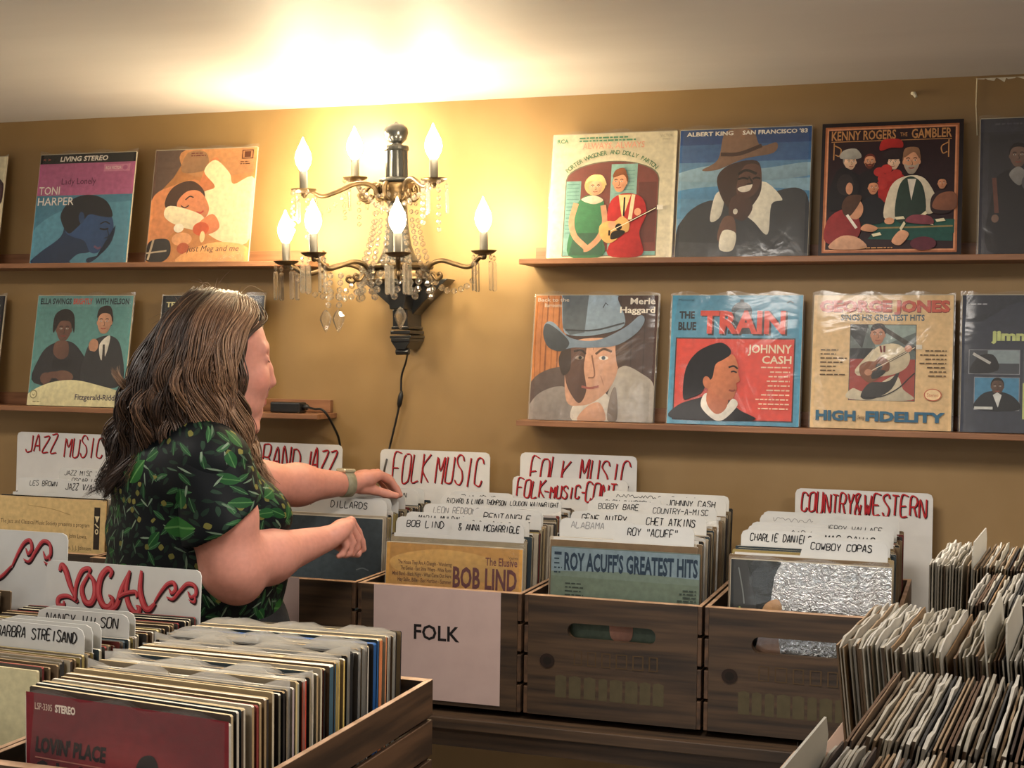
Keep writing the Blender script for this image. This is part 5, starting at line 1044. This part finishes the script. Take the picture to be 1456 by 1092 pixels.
# ------------------------------------------------------------------ the woman
HD = R(48.0); FW = np.array([math.cos(HD), math.sin(HD), 0.0]); RT = np.array([math.sin(HD), -math.cos(HD), 0.0]); UP = np.array([0, 0, 1.0])
ORG = np.array([-1.508, -.913, 0.0])
def P(px, py, r):
    """the point r metres to her right of her middle plane that the photograph shows at a pixel"""
    d = ROT @ np.array([px - CX, py - CY, F_PX]); t = (np.dot(ORG - CAM, RT) + r) / np.dot(d, RT); return CAM + d * t
def A3(px, py, Y): return np.array(at(px, py, Y))
class Field:
    def __init__(s, lo, hi, h):
        s.o = np.array(lo, float); s.h = h; s.n = np.ceil((np.array(hi) - s.o) / h).astype(int) + 1
        s.d = np.full(s.n, 0.3, np.float32)
    def _sub(s, lo, hi, pad):
        a = np.maximum(np.floor((np.array(lo) - pad - s.o) / s.h).astype(int), 0); b = np.minimum(np.ceil((np.array(hi) + pad - s.o) / s.h).astype(int) + 1, s.n)
        if (b <= a).any(): return None
        g = [(s.o[i] + s.h * np.arange(a[i], b[i])).astype(np.float32) for i in range(3)]
        return tuple(slice(a[i], b[i]) for i in range(3)), g[0][:, None, None], g[1][None, :, None], g[2][None, None, :]
    def _mix(s, sl, d, k, op='u'):
        e = s.d[sl]
        if op == 'u':
            if k > 0: h = np.maximum(k - np.abs(e - d), 0) / k; s.d[sl] = np.minimum(e, d) - h * h * k * .25
            else: s.d[sl] = np.minimum(e, d)
        else:
            h = np.maximum(k - np.abs(e + d), 0) / k if k > 0 else 0; s.d[sl] = np.maximum(e, -d) + h * h * k * .25
    def cone(s, a, b, ra, rb, k=.01, op='u'):
        a, b = np.array(a, float), np.array(b, float); rm = max(ra, rb)
        q = s._sub(np.minimum(a, b), np.maximum(a, b), rm + k + .02)
        if q is None: return
        sl, x, y, z = q; v = b - a; L = max(v.dot(v), 1e-9)
        t = np.clip(((x - a[0]) * v[0] + (y - a[1]) * v[1] + (z - a[2]) * v[2]) / L, 0, 1)
        d = np.sqrt((x - a[0] - t * v[0]) ** 2 + (y - a[1] - t * v[1]) ** 2 + (z - a[2] - t * v[2]) ** 2) - (ra + (rb - ra) * t)
        s._mix(sl, d.astype(np.float32), k, op)
    def chain(s, pts, rad, k=.01):
        for i in range(len(pts) - 1): s.cone(pts[i], pts[i + 1], rad[i], rad[i + 1], k)
    def ell(s, c, r, k=.02, ax=None, op='u'):
        c = np.array(c, float); ax = ax or (FW, RT, UP); q = s._sub(c, c, max(r) + k + .02)
        if q is None: return
        sl, x, y, z = q; k0 = 0; k1 = 0
        for i in range(3):
            u = (x - c[0]) * ax[i][0] + (y - c[1]) * ax[i][1] + (z - c[2]) * ax[i][2]; k0 = k0 + (u / r[i]) ** 2; k1 = k1 + (u / r[i] ** 2) ** 2
        k0 = np.sqrt(k0); k1 = np.sqrt(k1) + 1e-6
        s._mix(sl, (k0 * (k0 - 1) / k1).astype(np.float32), k, op)
    def cut(s, p, n, lo=None, hi=None):
        """remove everything on the side n points to, inside an optional box"""
        q = s._sub(lo if lo is not None else s.o, hi if hi is not None else s.o + s.h * s.n, 0); sl, x, y, z = q; n = np.array(n, float); n /= np.linalg.norm(n)
        d = ((x - p[0]) * n[0] + (y - p[1]) * n[1] + (z - p[2]) * n[2]).astype(np.float32); s.d[sl] = np.maximum(s.d[sl], np.broadcast_to(d, s.d[sl].shape))
    def ripple(s, fn):
        g = [(s.o[i] + s.h * np.arange(s.n[i])).astype(np.float32) for i in range(3)]
        m_ = np.abs(s.d) < .03; idx = np.nonzero(m_); s.d[m_] += fn(g[0][idx[0]], g[1][idx[1]], g[2][idx[2]]).astype(np.float32)
    def surface(s):
        D = s.d; ins = D < 0; n = s.n
        c = [ins[a:n[0] - 1 + a, b:n[1] - 1 + b, e:n[2] - 1 + e] for a in (0, 1) for b in (0, 1) for e in (0, 1)]
        anyc = c[0].copy(); allc = c[0].copy()
        for q in c[1:]: anyc |= q; allc &= q
        act = anyc & ~allc; I = np.argwhere(act); vid = np.full(act.shape, -1, np.int32); vid[act] = np.arange(len(I))
        off = np.array([[a, b, e] for a in (0, 1) for b in (0, 1) for e in (0, 1)]); val = np.stack([D[I[:, 0] + o[0], I[:, 1] + o[1], I[:, 2] + o[2]] for o in off], 1)
        acc = np.zeros((len(I), 3)); cnt = np.zeros(len(I))
        for i in range(8):
            for j in range(i + 1, 8):
                if np.abs(off[i] - off[j]).sum() != 1: continue
                va, vb = val[:, i], val[:, j]; m_ = (va < 0) != (vb < 0); t = np.where(m_, va / np.where(m_, va - vb, 1), 0)
                acc += np.where(m_[:, None], off[i] + t[:, None] * (off[j] - off[i]), 0); cnt += m_
        V = s.o + s.h * (I + acc / np.maximum(cnt, 1)[:, None]); Fs = []
        for ax in range(3):
            sa = [slice(None)] * 3; sb = [slice(None)] * 3; sa[ax] = slice(0, n[ax] - 1); sb[ax] = slice(1, n[ax])
            A_, B_ = ins[tuple(sa)], ins[tuple(sb)]; E = np.argwhere(A_ != B_); o1, o2 = [(1, 2), (2, 0), (0, 1)][ax]
            ok = (E[:, o1] > 0) & (E[:, o2] > 0) & (E[:, o1] < n[o1] - 1) & (E[:, o2] < n[o2] - 1); E = E[ok]
            def g(d1, d2): q = E.copy(); q[:, o1] += d1; q[:, o2] += d2; return vid[q[:, 0], q[:, 1], q[:, 2]]
            Q = np.stack([g(-1, -1), g(0, -1), g(0, 0), g(-1, 0)], 1); fl = ~A_[E[:, 0], E[:, 1], E[:, 2]]; Q[fl] = Q[fl][:, ::-1]; Fs.append(Q)
        return V, np.concatenate(Fs)
def np_mesh(name, V, Fq, mat, parent, color=None, smooth_n=0, attr=None):
    if smooth_n:
        e = np.concatenate([Fq[:, [0, 1]], Fq[:, [1, 2]], Fq[:, [2, 3]], Fq[:, [3, 0]]]); e = np.concatenate([e, e[:, ::-1]])
        deg = np.bincount(e[:, 0], minlength=len(V))[:, None]
        for _ in range(smooth_n):
            nv = np.stack([np.bincount(e[:, 0], weights=V[e[:, 1], i], minlength=len(V)) for i in range(3)], 1) / np.maximum(deg, 1); V = .5 * V + .5 * nv
    me = bpy.data.meshes.new(name); me.vertices.add(len(V)); me.vertices.foreach_set('co', V.astype(np.float32).ravel())
    me.loops.add(len(Fq) * 4); me.polygons.add(len(Fq)); me.loops.foreach_set('vertex_index', Fq.astype(np.int32).ravel())
    me.polygons.foreach_set('loop_start', np.arange(len(Fq), dtype=np.int32) * 4); me.polygons.foreach_set('loop_total', np.full(len(Fq), 4, np.int32))
    me.polygons.foreach_set('use_smooth', np.ones(len(Fq), bool)); me.update(calc_edges=True); me.validate()
    if color is not None:
        a_ = me.color_attributes.new('ink', 'FLOAT_COLOR', 'POINT'); a_.data.foreach_set('color', color.astype(np.float32).ravel())
    if attr is not None:
        a_ = me.attributes.new('cloth', 'FLOAT_VECTOR', 'POINT'); a_.data.foreach_set('vector', attr.astype(np.float32).ravel())
    me.materials.append(mat); o = bpy.data.objects.new(name, me); COL.objects.link(o)
    if parent is not None: o.parent = parent; o.matrix_parent_inverse = Matrix.Translation(parent.location).inverted()
    return o
per = empty('person', (ORG[0], ORG[1], 0))
tag(per, 'woman with long wavy hair in a dark leaf-print top, leafing through the records', 'person')

pd = R(9); FH = FW * math.cos(pd) - UP * math.sin(pd); UH = UP * math.cos(pd) + FW * math.sin(pd); AH = (FH, RT, UH)
B = Field((-1.84, -1.19, .98), (-1.10, -.28, 1.70), .0031)
# torso under the clothes
B.ell(P(262, 745, 0), (.125, .165, .16), .03); B.ell(P(255, 665, 0), (.10, .16, .10), .05); B.ell(P(285, 860, 0), (.13, .16, .10), .04)
SHR, SHL = P(303, 668, .165), P(268, 668, -.165)
B.cone(SHR, SHL, .055, .055, .05)
# neck and head
B.cone(P(322, 578, 0), P(282, 648, 0), .05, .06, .03)
B.ell(P(311, 489, 0), (.098, .076, .090), .02, AH); B.ell(P(338, 543, 0), (.063, .061, .076), .03, AH); B.ell(P(338, 574, 0), (.044, .05, .036), .02, AH)
B.cone(P(356, 587, 0), P(364, 587, 0), .016, .0135, .014); B.ell(P(345, 606, 0), (.035, .04, .022), .02, AH)
for sg in (-1, 1):
    B.ell(P(357 + sg * 9, 541, sg * .036), (.022, .022, .026), .02, AH); B.cone(P(372.5, 494, sg * .006), P(364 + sg * 8, 496, sg * .04), .011, .010, .016)
    B.cone(P(376.5, 549, sg * .008), P(373 + sg * 3, 549, sg * .014), .0075, .006, .006)
    B.ell(P(374 + sg * 8, 508, sg * .033), (.010, .015, .010), .008, AH, op='d'); B.ell(P(366 + sg * 8, 510, sg * .033), (.0125, .014, .0115), .004, AH)
B.chain([P(374.5, 502, 0), P(380, 524, 0), P(385, 543, 0)], [.009, .0098, .0118], .010); B.cone(P(380, 550, 0), P(375, 558, 0), .006, .007, .008)
B.chain([P(364 - 5, 565, -.02), P(374.5, 561.5, 0), P(364 + 5, 565, .02)], [.005, .0085, .005], .005); B.chain([P(363 - 5, 570, -.018), P(373, 572.5, 0), P(363 + 5, 570, .018)], [.005, .008, .005], .004)
B.ell(P(305 + 8, 522, .07), (.02, .008, .03), .008, AH)
# right arm (nearest the camera)
EL, WR = P(330, 808, .20), A3(461, 767, -.785)
mid = EL * .62 + WR * .38
B.chain([SHR, P(316, 735, .19), EL], [.058, .062, .055], .03); B.chain([EL, mid, WR], [.055, .049, .027], .03); B.cone(P(342, 832, .2), P(336, 815, .2), .034, .04, .03)
def hand(Bf, wr, joints, thumb, pr, fr):
    kn = [np.array(j[0]) for j in joints]; c = sum(kn) / 4
    for i, q in enumerate(kn): Bf.chain([wr + (q - c) * .35, (wr + (q - c) * .35) * .4 + q * .6, q], [pr * .95, pr * .92, fr * 1.18], .012)
    for i, j in enumerate(joints):
        s_ = [1.0, 1.0, .96, .84][i]; Bf.chain(j, [fr * 1.12 * s_, fr * 1.02 * s_, fr * .92 * s_, fr * .78 * s_], .0035)
    Bf.chain(thumb, [pr * 1.0, fr * 1.25, fr * 1.12, fr * .88], .006)
J = lambda *q: [A3(*p) for p in q]
hand(B, WR, [J((499, 741, -.715), (509, 757, -.69), (514, 770, -.68), (517, 781, -.675)), J((497, 746, -.735), (508, 765, -.712), (507, 779, -.71), (501, 788, -.715)),
             J((492, 752, -.752), (501, 772, -.733), (497, 786, -.735), (490, 790, -.742)), J((485, 759, -.765), (492, 777, -.75), (487, 788, -.753), (481, 791, -.758))],
     J((472, 768, -.76), (487, 778, -.705), (500, 785, -.69), (509, 788, -.685)), .0165, .0088)
# left arm, hand resting on the tabs
EL2, WR2 = A3(372, 690, -.64), A3(498, 688, -.425); mid2 = EL2 * .6 + WR2 * .4
B.chain([SHL, EL2], [.055, .05], .03); B.chain([EL2, mid2, WR2], [.048, .043, .025], .03)
hand(B, WR2, [J((541, 676, -.372), (556, 684, -.345), (564, 695, -.338), (569, 704, -.335)), J((537, 673, -.352), (553, 680, -.322), (561, 691, -.315), (566, 700, -.312)),
              J((531, 673, -.334), (546, 680, -.305), (554, 690, -.298), (559, 698, -.296)), J((524, 674, -.320), (537, 681, -.294), (544, 689, -.288), (549, 696, -.287))],
     J((513, 693, -.405), (532, 697, -.385), (549, 702, -.372), (564, 705, -.362)), .0165, .0088)
V, Q = B.surface()
base = np.array(lin('#c98c7b')); colr = np.tile(base, (len(V), 1))
def blot(c, r, col, soft=.5):
    d = np.linalg.norm(V - np.array(c), axis=1) / r; w = np.clip((1 - d) / soft, 0, 1)[:, None]; colr[:] = colr * (1 - w) + np.array(lin(col)) * w
for sg in (-1, 1):
    blot(P(366 + sg * 4, 567, sg * .009), .012, '#9c5048'); blot(P(358 + sg * 8, 541, sg * .042), .03, '#c97a66', 1.0)
blot(P(376, 562, 0), .013, '#9c5048'); blot(P(375, 572, 0), .012, '#9c5048'); blot(P(382, 545, 0), .014, '#c4745f', 1.0)
for sg in (-1, 1): blot(P(379 + sg * 2, 553, sg * .009), .0055, '#4a2620', .6)
np_mesh('body', V, Q, SKIN, per, colr, 1)
m = MB()
for sg in (-1, 1):
    m.tube([P(377 - 2 * abs(sg), 489, sg * .012), P(371 + sg * 6, 486.5, sg * .03), P(361 + sg * 9, 490, sg * .05)], [.0018, .0026, .0012], 6, '#5a4034')
o = m.build('eyebrow', HAIR, per, True); o.matrix_parent_inverse = Matrix.Translation(per.location).inverted()
m = MB()
for sg in (-1, 1):
    m.tube([P(373 + sg * 6, 511.5, sg * .026), P(373 + sg * 8, 512.5, sg * .034), P(367 + sg * 9, 511, sg * .045)], [.0007, .0012, .0007], 5, '#231a17')
    for k in range(6): q = P(373 + sg * (6 + k * .4), 512, sg * (.027 + k * .003)); m.tube([q, q + FH * .005 - UP * .004], [.0006, .0003], 4, '#231a17')
o = m.build('eyelashes', HAIR, per, True); o.matrix_parent_inverse = Matrix.Translation(per.location).inverted()

# ---- leaf-print top
def leaf_fabric():
    m_, N, L, Pn = new_mat('leaf_print_cloth')
    at_ = N.new('ShaderNodeAttribute'); at_.attribute_name = 'cloth'
    def layer(scale, lenr, wid, keep, off):
        vm = N.new('ShaderNodeVectorMath'); vm.operation = 'ADD'; vm.inputs[1].default_value = (off, off * .7, 0); L.new(at_.outputs['Vector'], vm.inputs[0])
        vo = N.new('ShaderNodeTexVoronoi'); vo.voronoi_dimensions = '2D'; vo.inputs['Scale'].default_value = scale; vo.inputs['Randomness'].default_value = .85; L.new(vm.outputs[0], vo.inputs['Vector'])
        sb = N.new('ShaderNodeVectorMath'); sb.operation = 'SUBTRACT'; L.new(vm.outputs[0], sb.inputs[0]); L.new(vo.outputs['Position'], sb.inputs[1])
        sc = N.new('ShaderNodeSeparateColor'); L.new(vo.outputs['Color'], sc.inputs[0])
        an = N.new('ShaderNodeMath'); an.operation = 'MULTIPLY'; an.inputs[1].default_value = 6.28; L.new(sc.outputs[0], an.inputs[0])
        ro = N.new('ShaderNodeVectorRotate'); ro.rotation_type = 'Z_AXIS'; L.new(sb.outputs[0], ro.inputs['Vector']); L.new(an.outputs[0], ro.inputs['Angle'])
        sx = N.new('ShaderNodeSeparateXYZ'); L.new(ro.outputs[0], sx.inputs[0])
        def M2(op, a, b=None, c=None):
            n_ = N.new('ShaderNodeMath'); n_.operation = op
            for i, q in enumerate((a, b, c)):
                if q is None: continue
                if isinstance(q, (int, float)): n_.inputs[i].default_value = q
                else: L.new(q, n_.inputs[i])
            return n_.outputs[0]
        u = M2('DIVIDE', sx.outputs[0], lenr); v = M2('ABSOLUTE', M2('DIVIDE', sx.outputs[1], wid))
        w_ = M2('SUBTRACT', 1.0, M2('MULTIPLY', u, u)); leaf = M2('GREATER_THAN', w_, v); k_ = M2('GREATER_THAN', sc.outputs[1], 1 - keep)
        rib_ = M2('LESS_THAN', v, .1)
        return M2('MULTIPLY', leaf, k_), rib_, sc.outputs[2], u
    def mix(f, a, b):
        n_ = N.new('ShaderNodeMix'); n_.data_type = 'RGBA'
        if isinstance(f, float): n_.inputs[0].default_value = f
        else: L.new(f, n_.inputs[0])
        for i, q in ((6, a), (7, b)):
            if isinstance(q, str): n_.inputs[i].default_value = lin(q)
            else: L.new(q, n_.inputs[i])
        return n_.outputs[2]
    c = mix(.0, '#0b1014', '#0b1014')
    f, r_, rn, u = layer(55, .011, .0035, .7, 1.3); c = mix(f, c, mix(rn, '#10241a', '#2b4434'))
    f, r_, rn, u = layer(38, .016, .005, .5, 2.1); c = mix(f, c, mix(r_, mix(rn, '#143420', '#35643c'), '#5b8a5b'))
    f, r_, rn, u = layer(44, .014, .0018, .4, 7.9); c = mix(f, c, mix(rn, '#4d6650', '#8fa58c'))
    f, r_, rn, u = layer(60, .006, .006, .13, 4.7); c = mix(f, c, mix(rn, '#6b6c34', '#8f8746'))
    f, r_, rn, u = layer(26, .019, .010, .17, 6.2); c = mix(f, c, mix(r_, mix(rn, '#184522', '#235c2c'), '#4f8048'))
    f, r_, rn, u = layer(10.5, .030, .019, .2, 3.4); c = mix(f, c, mix(r_, mix(rn, '#215c27', '#35752f'), '#5f9450'))
    c = mix(.28, c, '#04070a')
    L.new(c, Pn.inputs['Base Color']); Pn.inputs['Roughness'].default_value = .62; Pn.inputs['Specular IOR Level'].default_value = .16
    return m_
CLOTH = leaf_fabric()
S = Field((-1.93, -1.25, .90), (-1.22, -.55, 1.46), .0045)
S.ell(P(262, 748, 0), (.146, .19, .18), .03); S.ell(P(256, 668, 0), (.125, .185, .105), .05); S.ell(P(268, 835, 0), (.165, .20, .15), .05); S.ell(P(325, 815, 0), (.11, .16, .12), .05)
for sg in (-1, 1): S.ell(P(342 + sg * 12, 735, sg * .085), (.083, .08, .083), .04)
S.cone(SHR, SHL, .072, .072, .05); S.cone(P(296, 632, .02), P(258, 612, -.0), .07, .075, .03); S.cone(P(262, 618, 0), SHR, .06, .068, .04); S.cone(P(262, 618, 0), SHL, .06, .068, .04)
SE = P(320, 752, .195)
S2 = Field((-1.60, -1.32, 1.02), (-1.15, -.85, 1.48), .0045)
S2.cone(SHR, SE, .078, .084, .0); S2.ripple(lambda x, y, z: .002 * np.sin(70 * (x * FW[0] + y * FW[1]) + 40 * z))
S2.cut(P(322, 737, .195), FW * .56 - UP * .83)
S3 = Field((-1.85, -.98, 1.1), (-1.40, -.50, 1.46), .005)
S3.cone(SHL, SHL * .35 + EL2 * .65, .072, .07, 0); S3.cut(SHL * .5 + EL2 * .5, EL2 - SHL)
S.ripple(lambda x, y, z: .0028 * np.sin(34 * ((x - ORG[0]) * FW[0] + (y - ORG[1]) * FW[1]) + 55 * (z - 1.0)) * np.clip((1.42 - z) / .2, 0, 1) + .002 * np.sin(60 * z + 30 * (x * RT[0] + y * RT[1])))
S.cut((0, 0, 1.005), (0, 0, -1)); S.ell(P(308, 600, 0), (.075, .07, .075), .0, op='d')
Vs = []; Qs = []; k = 0
for Fd in (S, S2, S3):
    V, Q = Fd.surface(); Vs.append(V); Qs.append(Q + k); k += len(V)
V = np.concatenate(Vs); Q = np.concatenate(Qs); rel = V - ORG
ang = np.arctan2(rel @ FW, rel @ RT); cl = np.stack([ang * .19, V[:, 2], np.zeros(len(V))], 1)
np_mesh('leaf_print_top', V, Q, CLOTH, per, None, 2, cl)

# ---- trousers and shoes
T = Field((-1.85, -1.25, .05), (-1.15, -.55, 1.06), .009)
T.ell(P(292, 900, 0), (.17, .185, .15), .04)
for sg in (-1, 1):
    T.chain([ORG + FW * .01 + RT * sg * .09 + UP * .86, ORG + FW * .02 + RT * sg * .095 + UP * .48, ORG - FW * .01 + RT * sg * .1 + UP * .09], [.105, .075, .062], .03)
V, Q = T.surface(); np_mesh('trousers', V, Q, TROUSER, per, None, 1)
T = Field((-1.85, -1.25, -.01), (-1.15, -.55, .15), .006)
for sg in (-1, 1):
    b_ = ORG + RT * sg * .1 - FW * .02; T.cone(b_ + UP * .04 - FW * .03, b_ + UP * .034 + FW * .15, .042, .036, 0); T.cone(b_ + UP * .05, b_ + UP * .1, .045, .04, .03)
T.cut((0, 0, .001), (0, 0, -1)); V, Q = T.surface(); np_mesh('shoes', V, Q, SHOE, per, None, 1)
# ---- watch
axw = (WR2 - EL2) / np.linalg.norm(WR2 - EL2); wc = WR2 - axw * .014; w = empty('wristwatch', (0, 0, 0)); w.parent = per; w.matrix_parent_inverse = Matrix.Translation(per.location).inverted()
M4 = Vector(axw).to_track_quat('Z', 'Y').to_matrix().to_4x4(); M4.translation = Vector(wc)
m = MB(); m.lathe([(.029, -.012), (.0312, -.011), (.0312, .011), (.029, .012)], 26, None, M4); m.build('watch_band', BAND, w, True)
up_l = UP - axw * axw.dot(UP); up_l /= np.linalg.norm(up_l); sd = np.cross(axw, up_l)
mm = Matrix(((axw[0], sd[0], up_l[0], 0), (axw[1], sd[1], up_l[1], 0), (axw[2], sd[2], up_l[2], 0), (0, 0, 0, 1))); mm.translation = Vector(wc + up_l * .0275)
m = MB(); m.box((-.016, -.018, 0), (.016, .018, .008), None, mm); m.build('watch_case', WATCH, w, bevel=.003)

# ---- hair: a soft base mass with several hundred wavy locks over it
HB = Field((-1.90, -1.15, 1.14), (-1.27, -.70, 1.72), .0048)
HB.ell(P(297, 487, 0), (.103, .085, .094), .02, AH); HB.ell(P(265, 533, 0), (.08, .083, .105), .05); HB.ell(P(300, 540, .055), (.05, .03, .09), .03); HB.ell(P(300, 540, -.055), (.05, .03, .09), .03)
HB.chain([P(252, 560, .01), P(222, 620, .01), P(192, 675, -.005)], [.085, .066, .035], .04); HB.chain([P(318, 545, .075), P(322, 600, .085), P(326, 650, .085)], [.032, .032, .018], .03)
HB.chain([P(270, 560, .07), P(268, 610, .08)], [.05, .04], .04); HB.chain([P(320, 560, -.07), P(335, 620, -.08)], [.03, .02], .03)
HB.ell(P(372, 520, 0), (.05, .1, .075), .01, AH, op='d')
V, Q = HB.surface()
FAM = [  # from the front hair line round the near side to the back and the far side
    [(352, 430, .005), (357, 452, .045), (340, 480, .075), (330, 520, .092), (336, 560, .098), (344, 592, .092), (341, 630, .088), (333, 668, .085)],
    [(338, 421, .005), (335, 445, .06), (318, 485, .092), (312, 530, .103), (326, 575, .105), (334, 615, .103), (338, 650, .098), (334, 690, .09)],
    [(322, 417, .005), (305, 445, .065), (290, 490, .098), (284, 540, .108), (300, 585, .112), (316, 625, .115), (322, 655, .112), (326, 685, .105)],
    [(305, 417, .005), (278, 450, .06), (258, 500, .09), (250, 550, .1), (258, 595, .105), (268, 625, .1), (262, 655, .095), (246, 680, .085)],
    [(292, 419, .003), (261, 453, .05), (238, 508, .075), (218, 560, .085), (220, 605, .085), (222, 640, .08), (205, 680, .065), (190, 715, .05)],
    [(284, 420, .0), (250, 459, .03), (220, 512, .045), (195, 560, .05), (190, 605, .05), (190, 645, .05), (168, 690, .035), (150, 722, .025)],
    [(282, 421, -.005), (246, 464, .0), (213, 520, .0), (186, 570, .0), (178, 612, .0), (172, 650, .0), (152, 690, -.01), (142, 715, -.02)],
    [(284, 421, -.01), (250, 467, -.03), (218, 526, -.04), (196, 580, -.045), (190, 620, -.05), (182, 655, -.055), (166, 690, -.06), (156, 710, -.06)],
    [(300, 420, -.01), (270, 460, -.06), (262, 510, -.08), (268, 560, -.09), (290, 610, -.09), (315, 650, -.09), (340, 685, -.09), (352, 705, -.09)],
    [(345, 428, -.008), (345, 455, -.05), (345, 500, -.07), (344, 560, -.075), (346, 610, -.08), (356, 645, -.085), (372, 680, -.09), (382, 700, -.09)]]
FP = np.array([[P(*q) for q in f] for f in FAM])
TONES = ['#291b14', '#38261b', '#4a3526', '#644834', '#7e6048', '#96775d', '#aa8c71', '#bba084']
hm = MB(); hr = random.Random(77); NF = len(FAM) - 1
def guide(s_):
    a_ = min(int(s_), NF - 1); f_ = s_ - a_; return FP[a_] * (1 - f_) + FP[a_ + 1] * f_
cen = P(285, 540, 0)
for c_ in range(104):
    s_ = (c_ + hr.random()) / 104 * NF; depth = hr.random(); ph = hr.uniform(0, 6.28); fq = hr.uniform(13, 19); amp = hr.uniform(.007, .0135); ph2 = hr.uniform(0, 6.28)
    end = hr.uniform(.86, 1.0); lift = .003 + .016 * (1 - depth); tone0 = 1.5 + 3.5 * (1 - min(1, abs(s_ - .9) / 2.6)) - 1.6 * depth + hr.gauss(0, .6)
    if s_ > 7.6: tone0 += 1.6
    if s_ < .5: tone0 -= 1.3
    for k_ in range(21):
        pts = guide(min(NF, max(0, s_ + hr.uniform(-.14, .14)))); sp = np.array(spline([tuple(p) for p in pts], 5)); sp = sp[:max(10, int(len(sp) * end * hr.uniform(.93, 1.0)))]
        tt = np.linspace(0, 1, len(sp)); side = np.cross(sp[-1] - sp[0], RT); side /= np.linalg.norm(side) + 1e-9
        outw = sp - cen; outw[:, 2] *= .2; outw /= np.linalg.norm(outw, axis=1)[:, None] + 1e-9
        env = np.clip((tt - .12) / .4, 0, 1) ** .8; w1 = np.sin(tt * fq + ph) * amp * env; w2 = np.cos(tt * fq + ph2) * amp * .7 * env
        jx, jy = hr.gauss(0, .0055), hr.gauss(0, .0045); tight = 1.1 - .75 * tt
        sp = sp + side[None] * (w1 + jx * tight)[:, None] + outw * (lift * np.minimum(1, tt * 4 + .25) + w2 + jy * tight)[:, None]
        r0 = hr.uniform(.0007, .0017); rad = [r0 * (.55 + .45 * min(1, 6 * t_)) * (1 - .85 * max(0, (t_ - .6) / .4) ** 1.3) for t_ in tt]
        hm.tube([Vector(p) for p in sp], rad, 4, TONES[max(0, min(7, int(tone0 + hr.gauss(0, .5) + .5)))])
for c_ in range(9):                                                     # pale locks falling in front of the far shoulder
    ph = hr.uniform(0, 6.28); amp = hr.uniform(.004, .009)
    for k_ in range(22):
        dx, dy = hr.gauss(0, 4) + c_ + 2, hr.gauss(0, 4); rr_ = -.03 + hr.gauss(0, .012)
        sp = np.array(spline([tuple(P(x_ + dx, y_ + dy, r__ + rr_)) for x_, y_, r__ in ((341, 545, .0), (343, 590, .0), (348, 625, .01), (358, 655, .012), (371, 682, .008), (383, 703, .0))], 5)); sp = sp[:int(len(sp) * hr.uniform(.75, 1))]
        tt = np.linspace(0, 1, len(sp)); sp = sp + FW[None] * (np.sin(tt * 13 + ph) * amp * tt)[:, None] + RT[None] * (np.cos(tt * 11 + ph) * amp * tt)[:, None]
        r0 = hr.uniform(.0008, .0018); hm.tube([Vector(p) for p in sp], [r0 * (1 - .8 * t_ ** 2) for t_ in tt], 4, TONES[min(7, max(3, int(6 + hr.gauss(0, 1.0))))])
for i in range(120):                                                    # stray single hairs and the flicked end at the back
    if i < 26:
        f = FP[hr.randrange(1, 7)]; q = f[hr.randrange(0, 2)]; d_ = UP * hr.uniform(.0, .03) + FW * hr.uniform(-.05, .05)
        pts = [q, q + d_ * .6 + UP * .012, q + d_ * 1.3 + UP * hr.uniform(-.01, .012)]; r0 = .0005
    elif i < 92:
        y_ = hr.uniform(-9, 13); q0 = P(222 + hr.uniform(-8, 8), 520 + y_, .03); pts = [q0, P(203, 548 + y_, .03), P(186, 551 + y_ * .8, .02), P(171 + hr.uniform(-4, 4), 540 + y_ * .6, .02), P(162 + hr.uniform(-5, 8), 526 + y_ * .5 + hr.uniform(-4, 4), .02)]; r0 = hr.uniform(.0006, .0013)
    else:
        q0 = P(205, 600 + hr.uniform(-20, 20), .03); pts = [q0, P(182 + hr.uniform(-6, 6), 610 + hr.uniform(-10, 20), .02), P(172 + hr.uniform(-10, 8), 640 + hr.uniform(-10, 20), .02), P(155 + hr.uniform(-12, 12), 668 + hr.uniform(-20, 20), .0)]; r0 = hr.uniform(.0005, .0013)
    sp = spline([tuple(p) for p in pts], 5); n_ = len(sp); hm.tube([Vector(p) for p in sp], [r0 * (1 - .8 * k_ / n_) for k_ in range(n_)], 4, TONES[hr.randrange(2, 7)])
for p in range(0): pass
nV = len(hm.v)
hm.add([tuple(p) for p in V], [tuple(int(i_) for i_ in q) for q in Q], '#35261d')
o = hm.build('hair', HAIR, per, True); o.matrix_parent_inverse = Matrix.Translation(per.location).inverted()
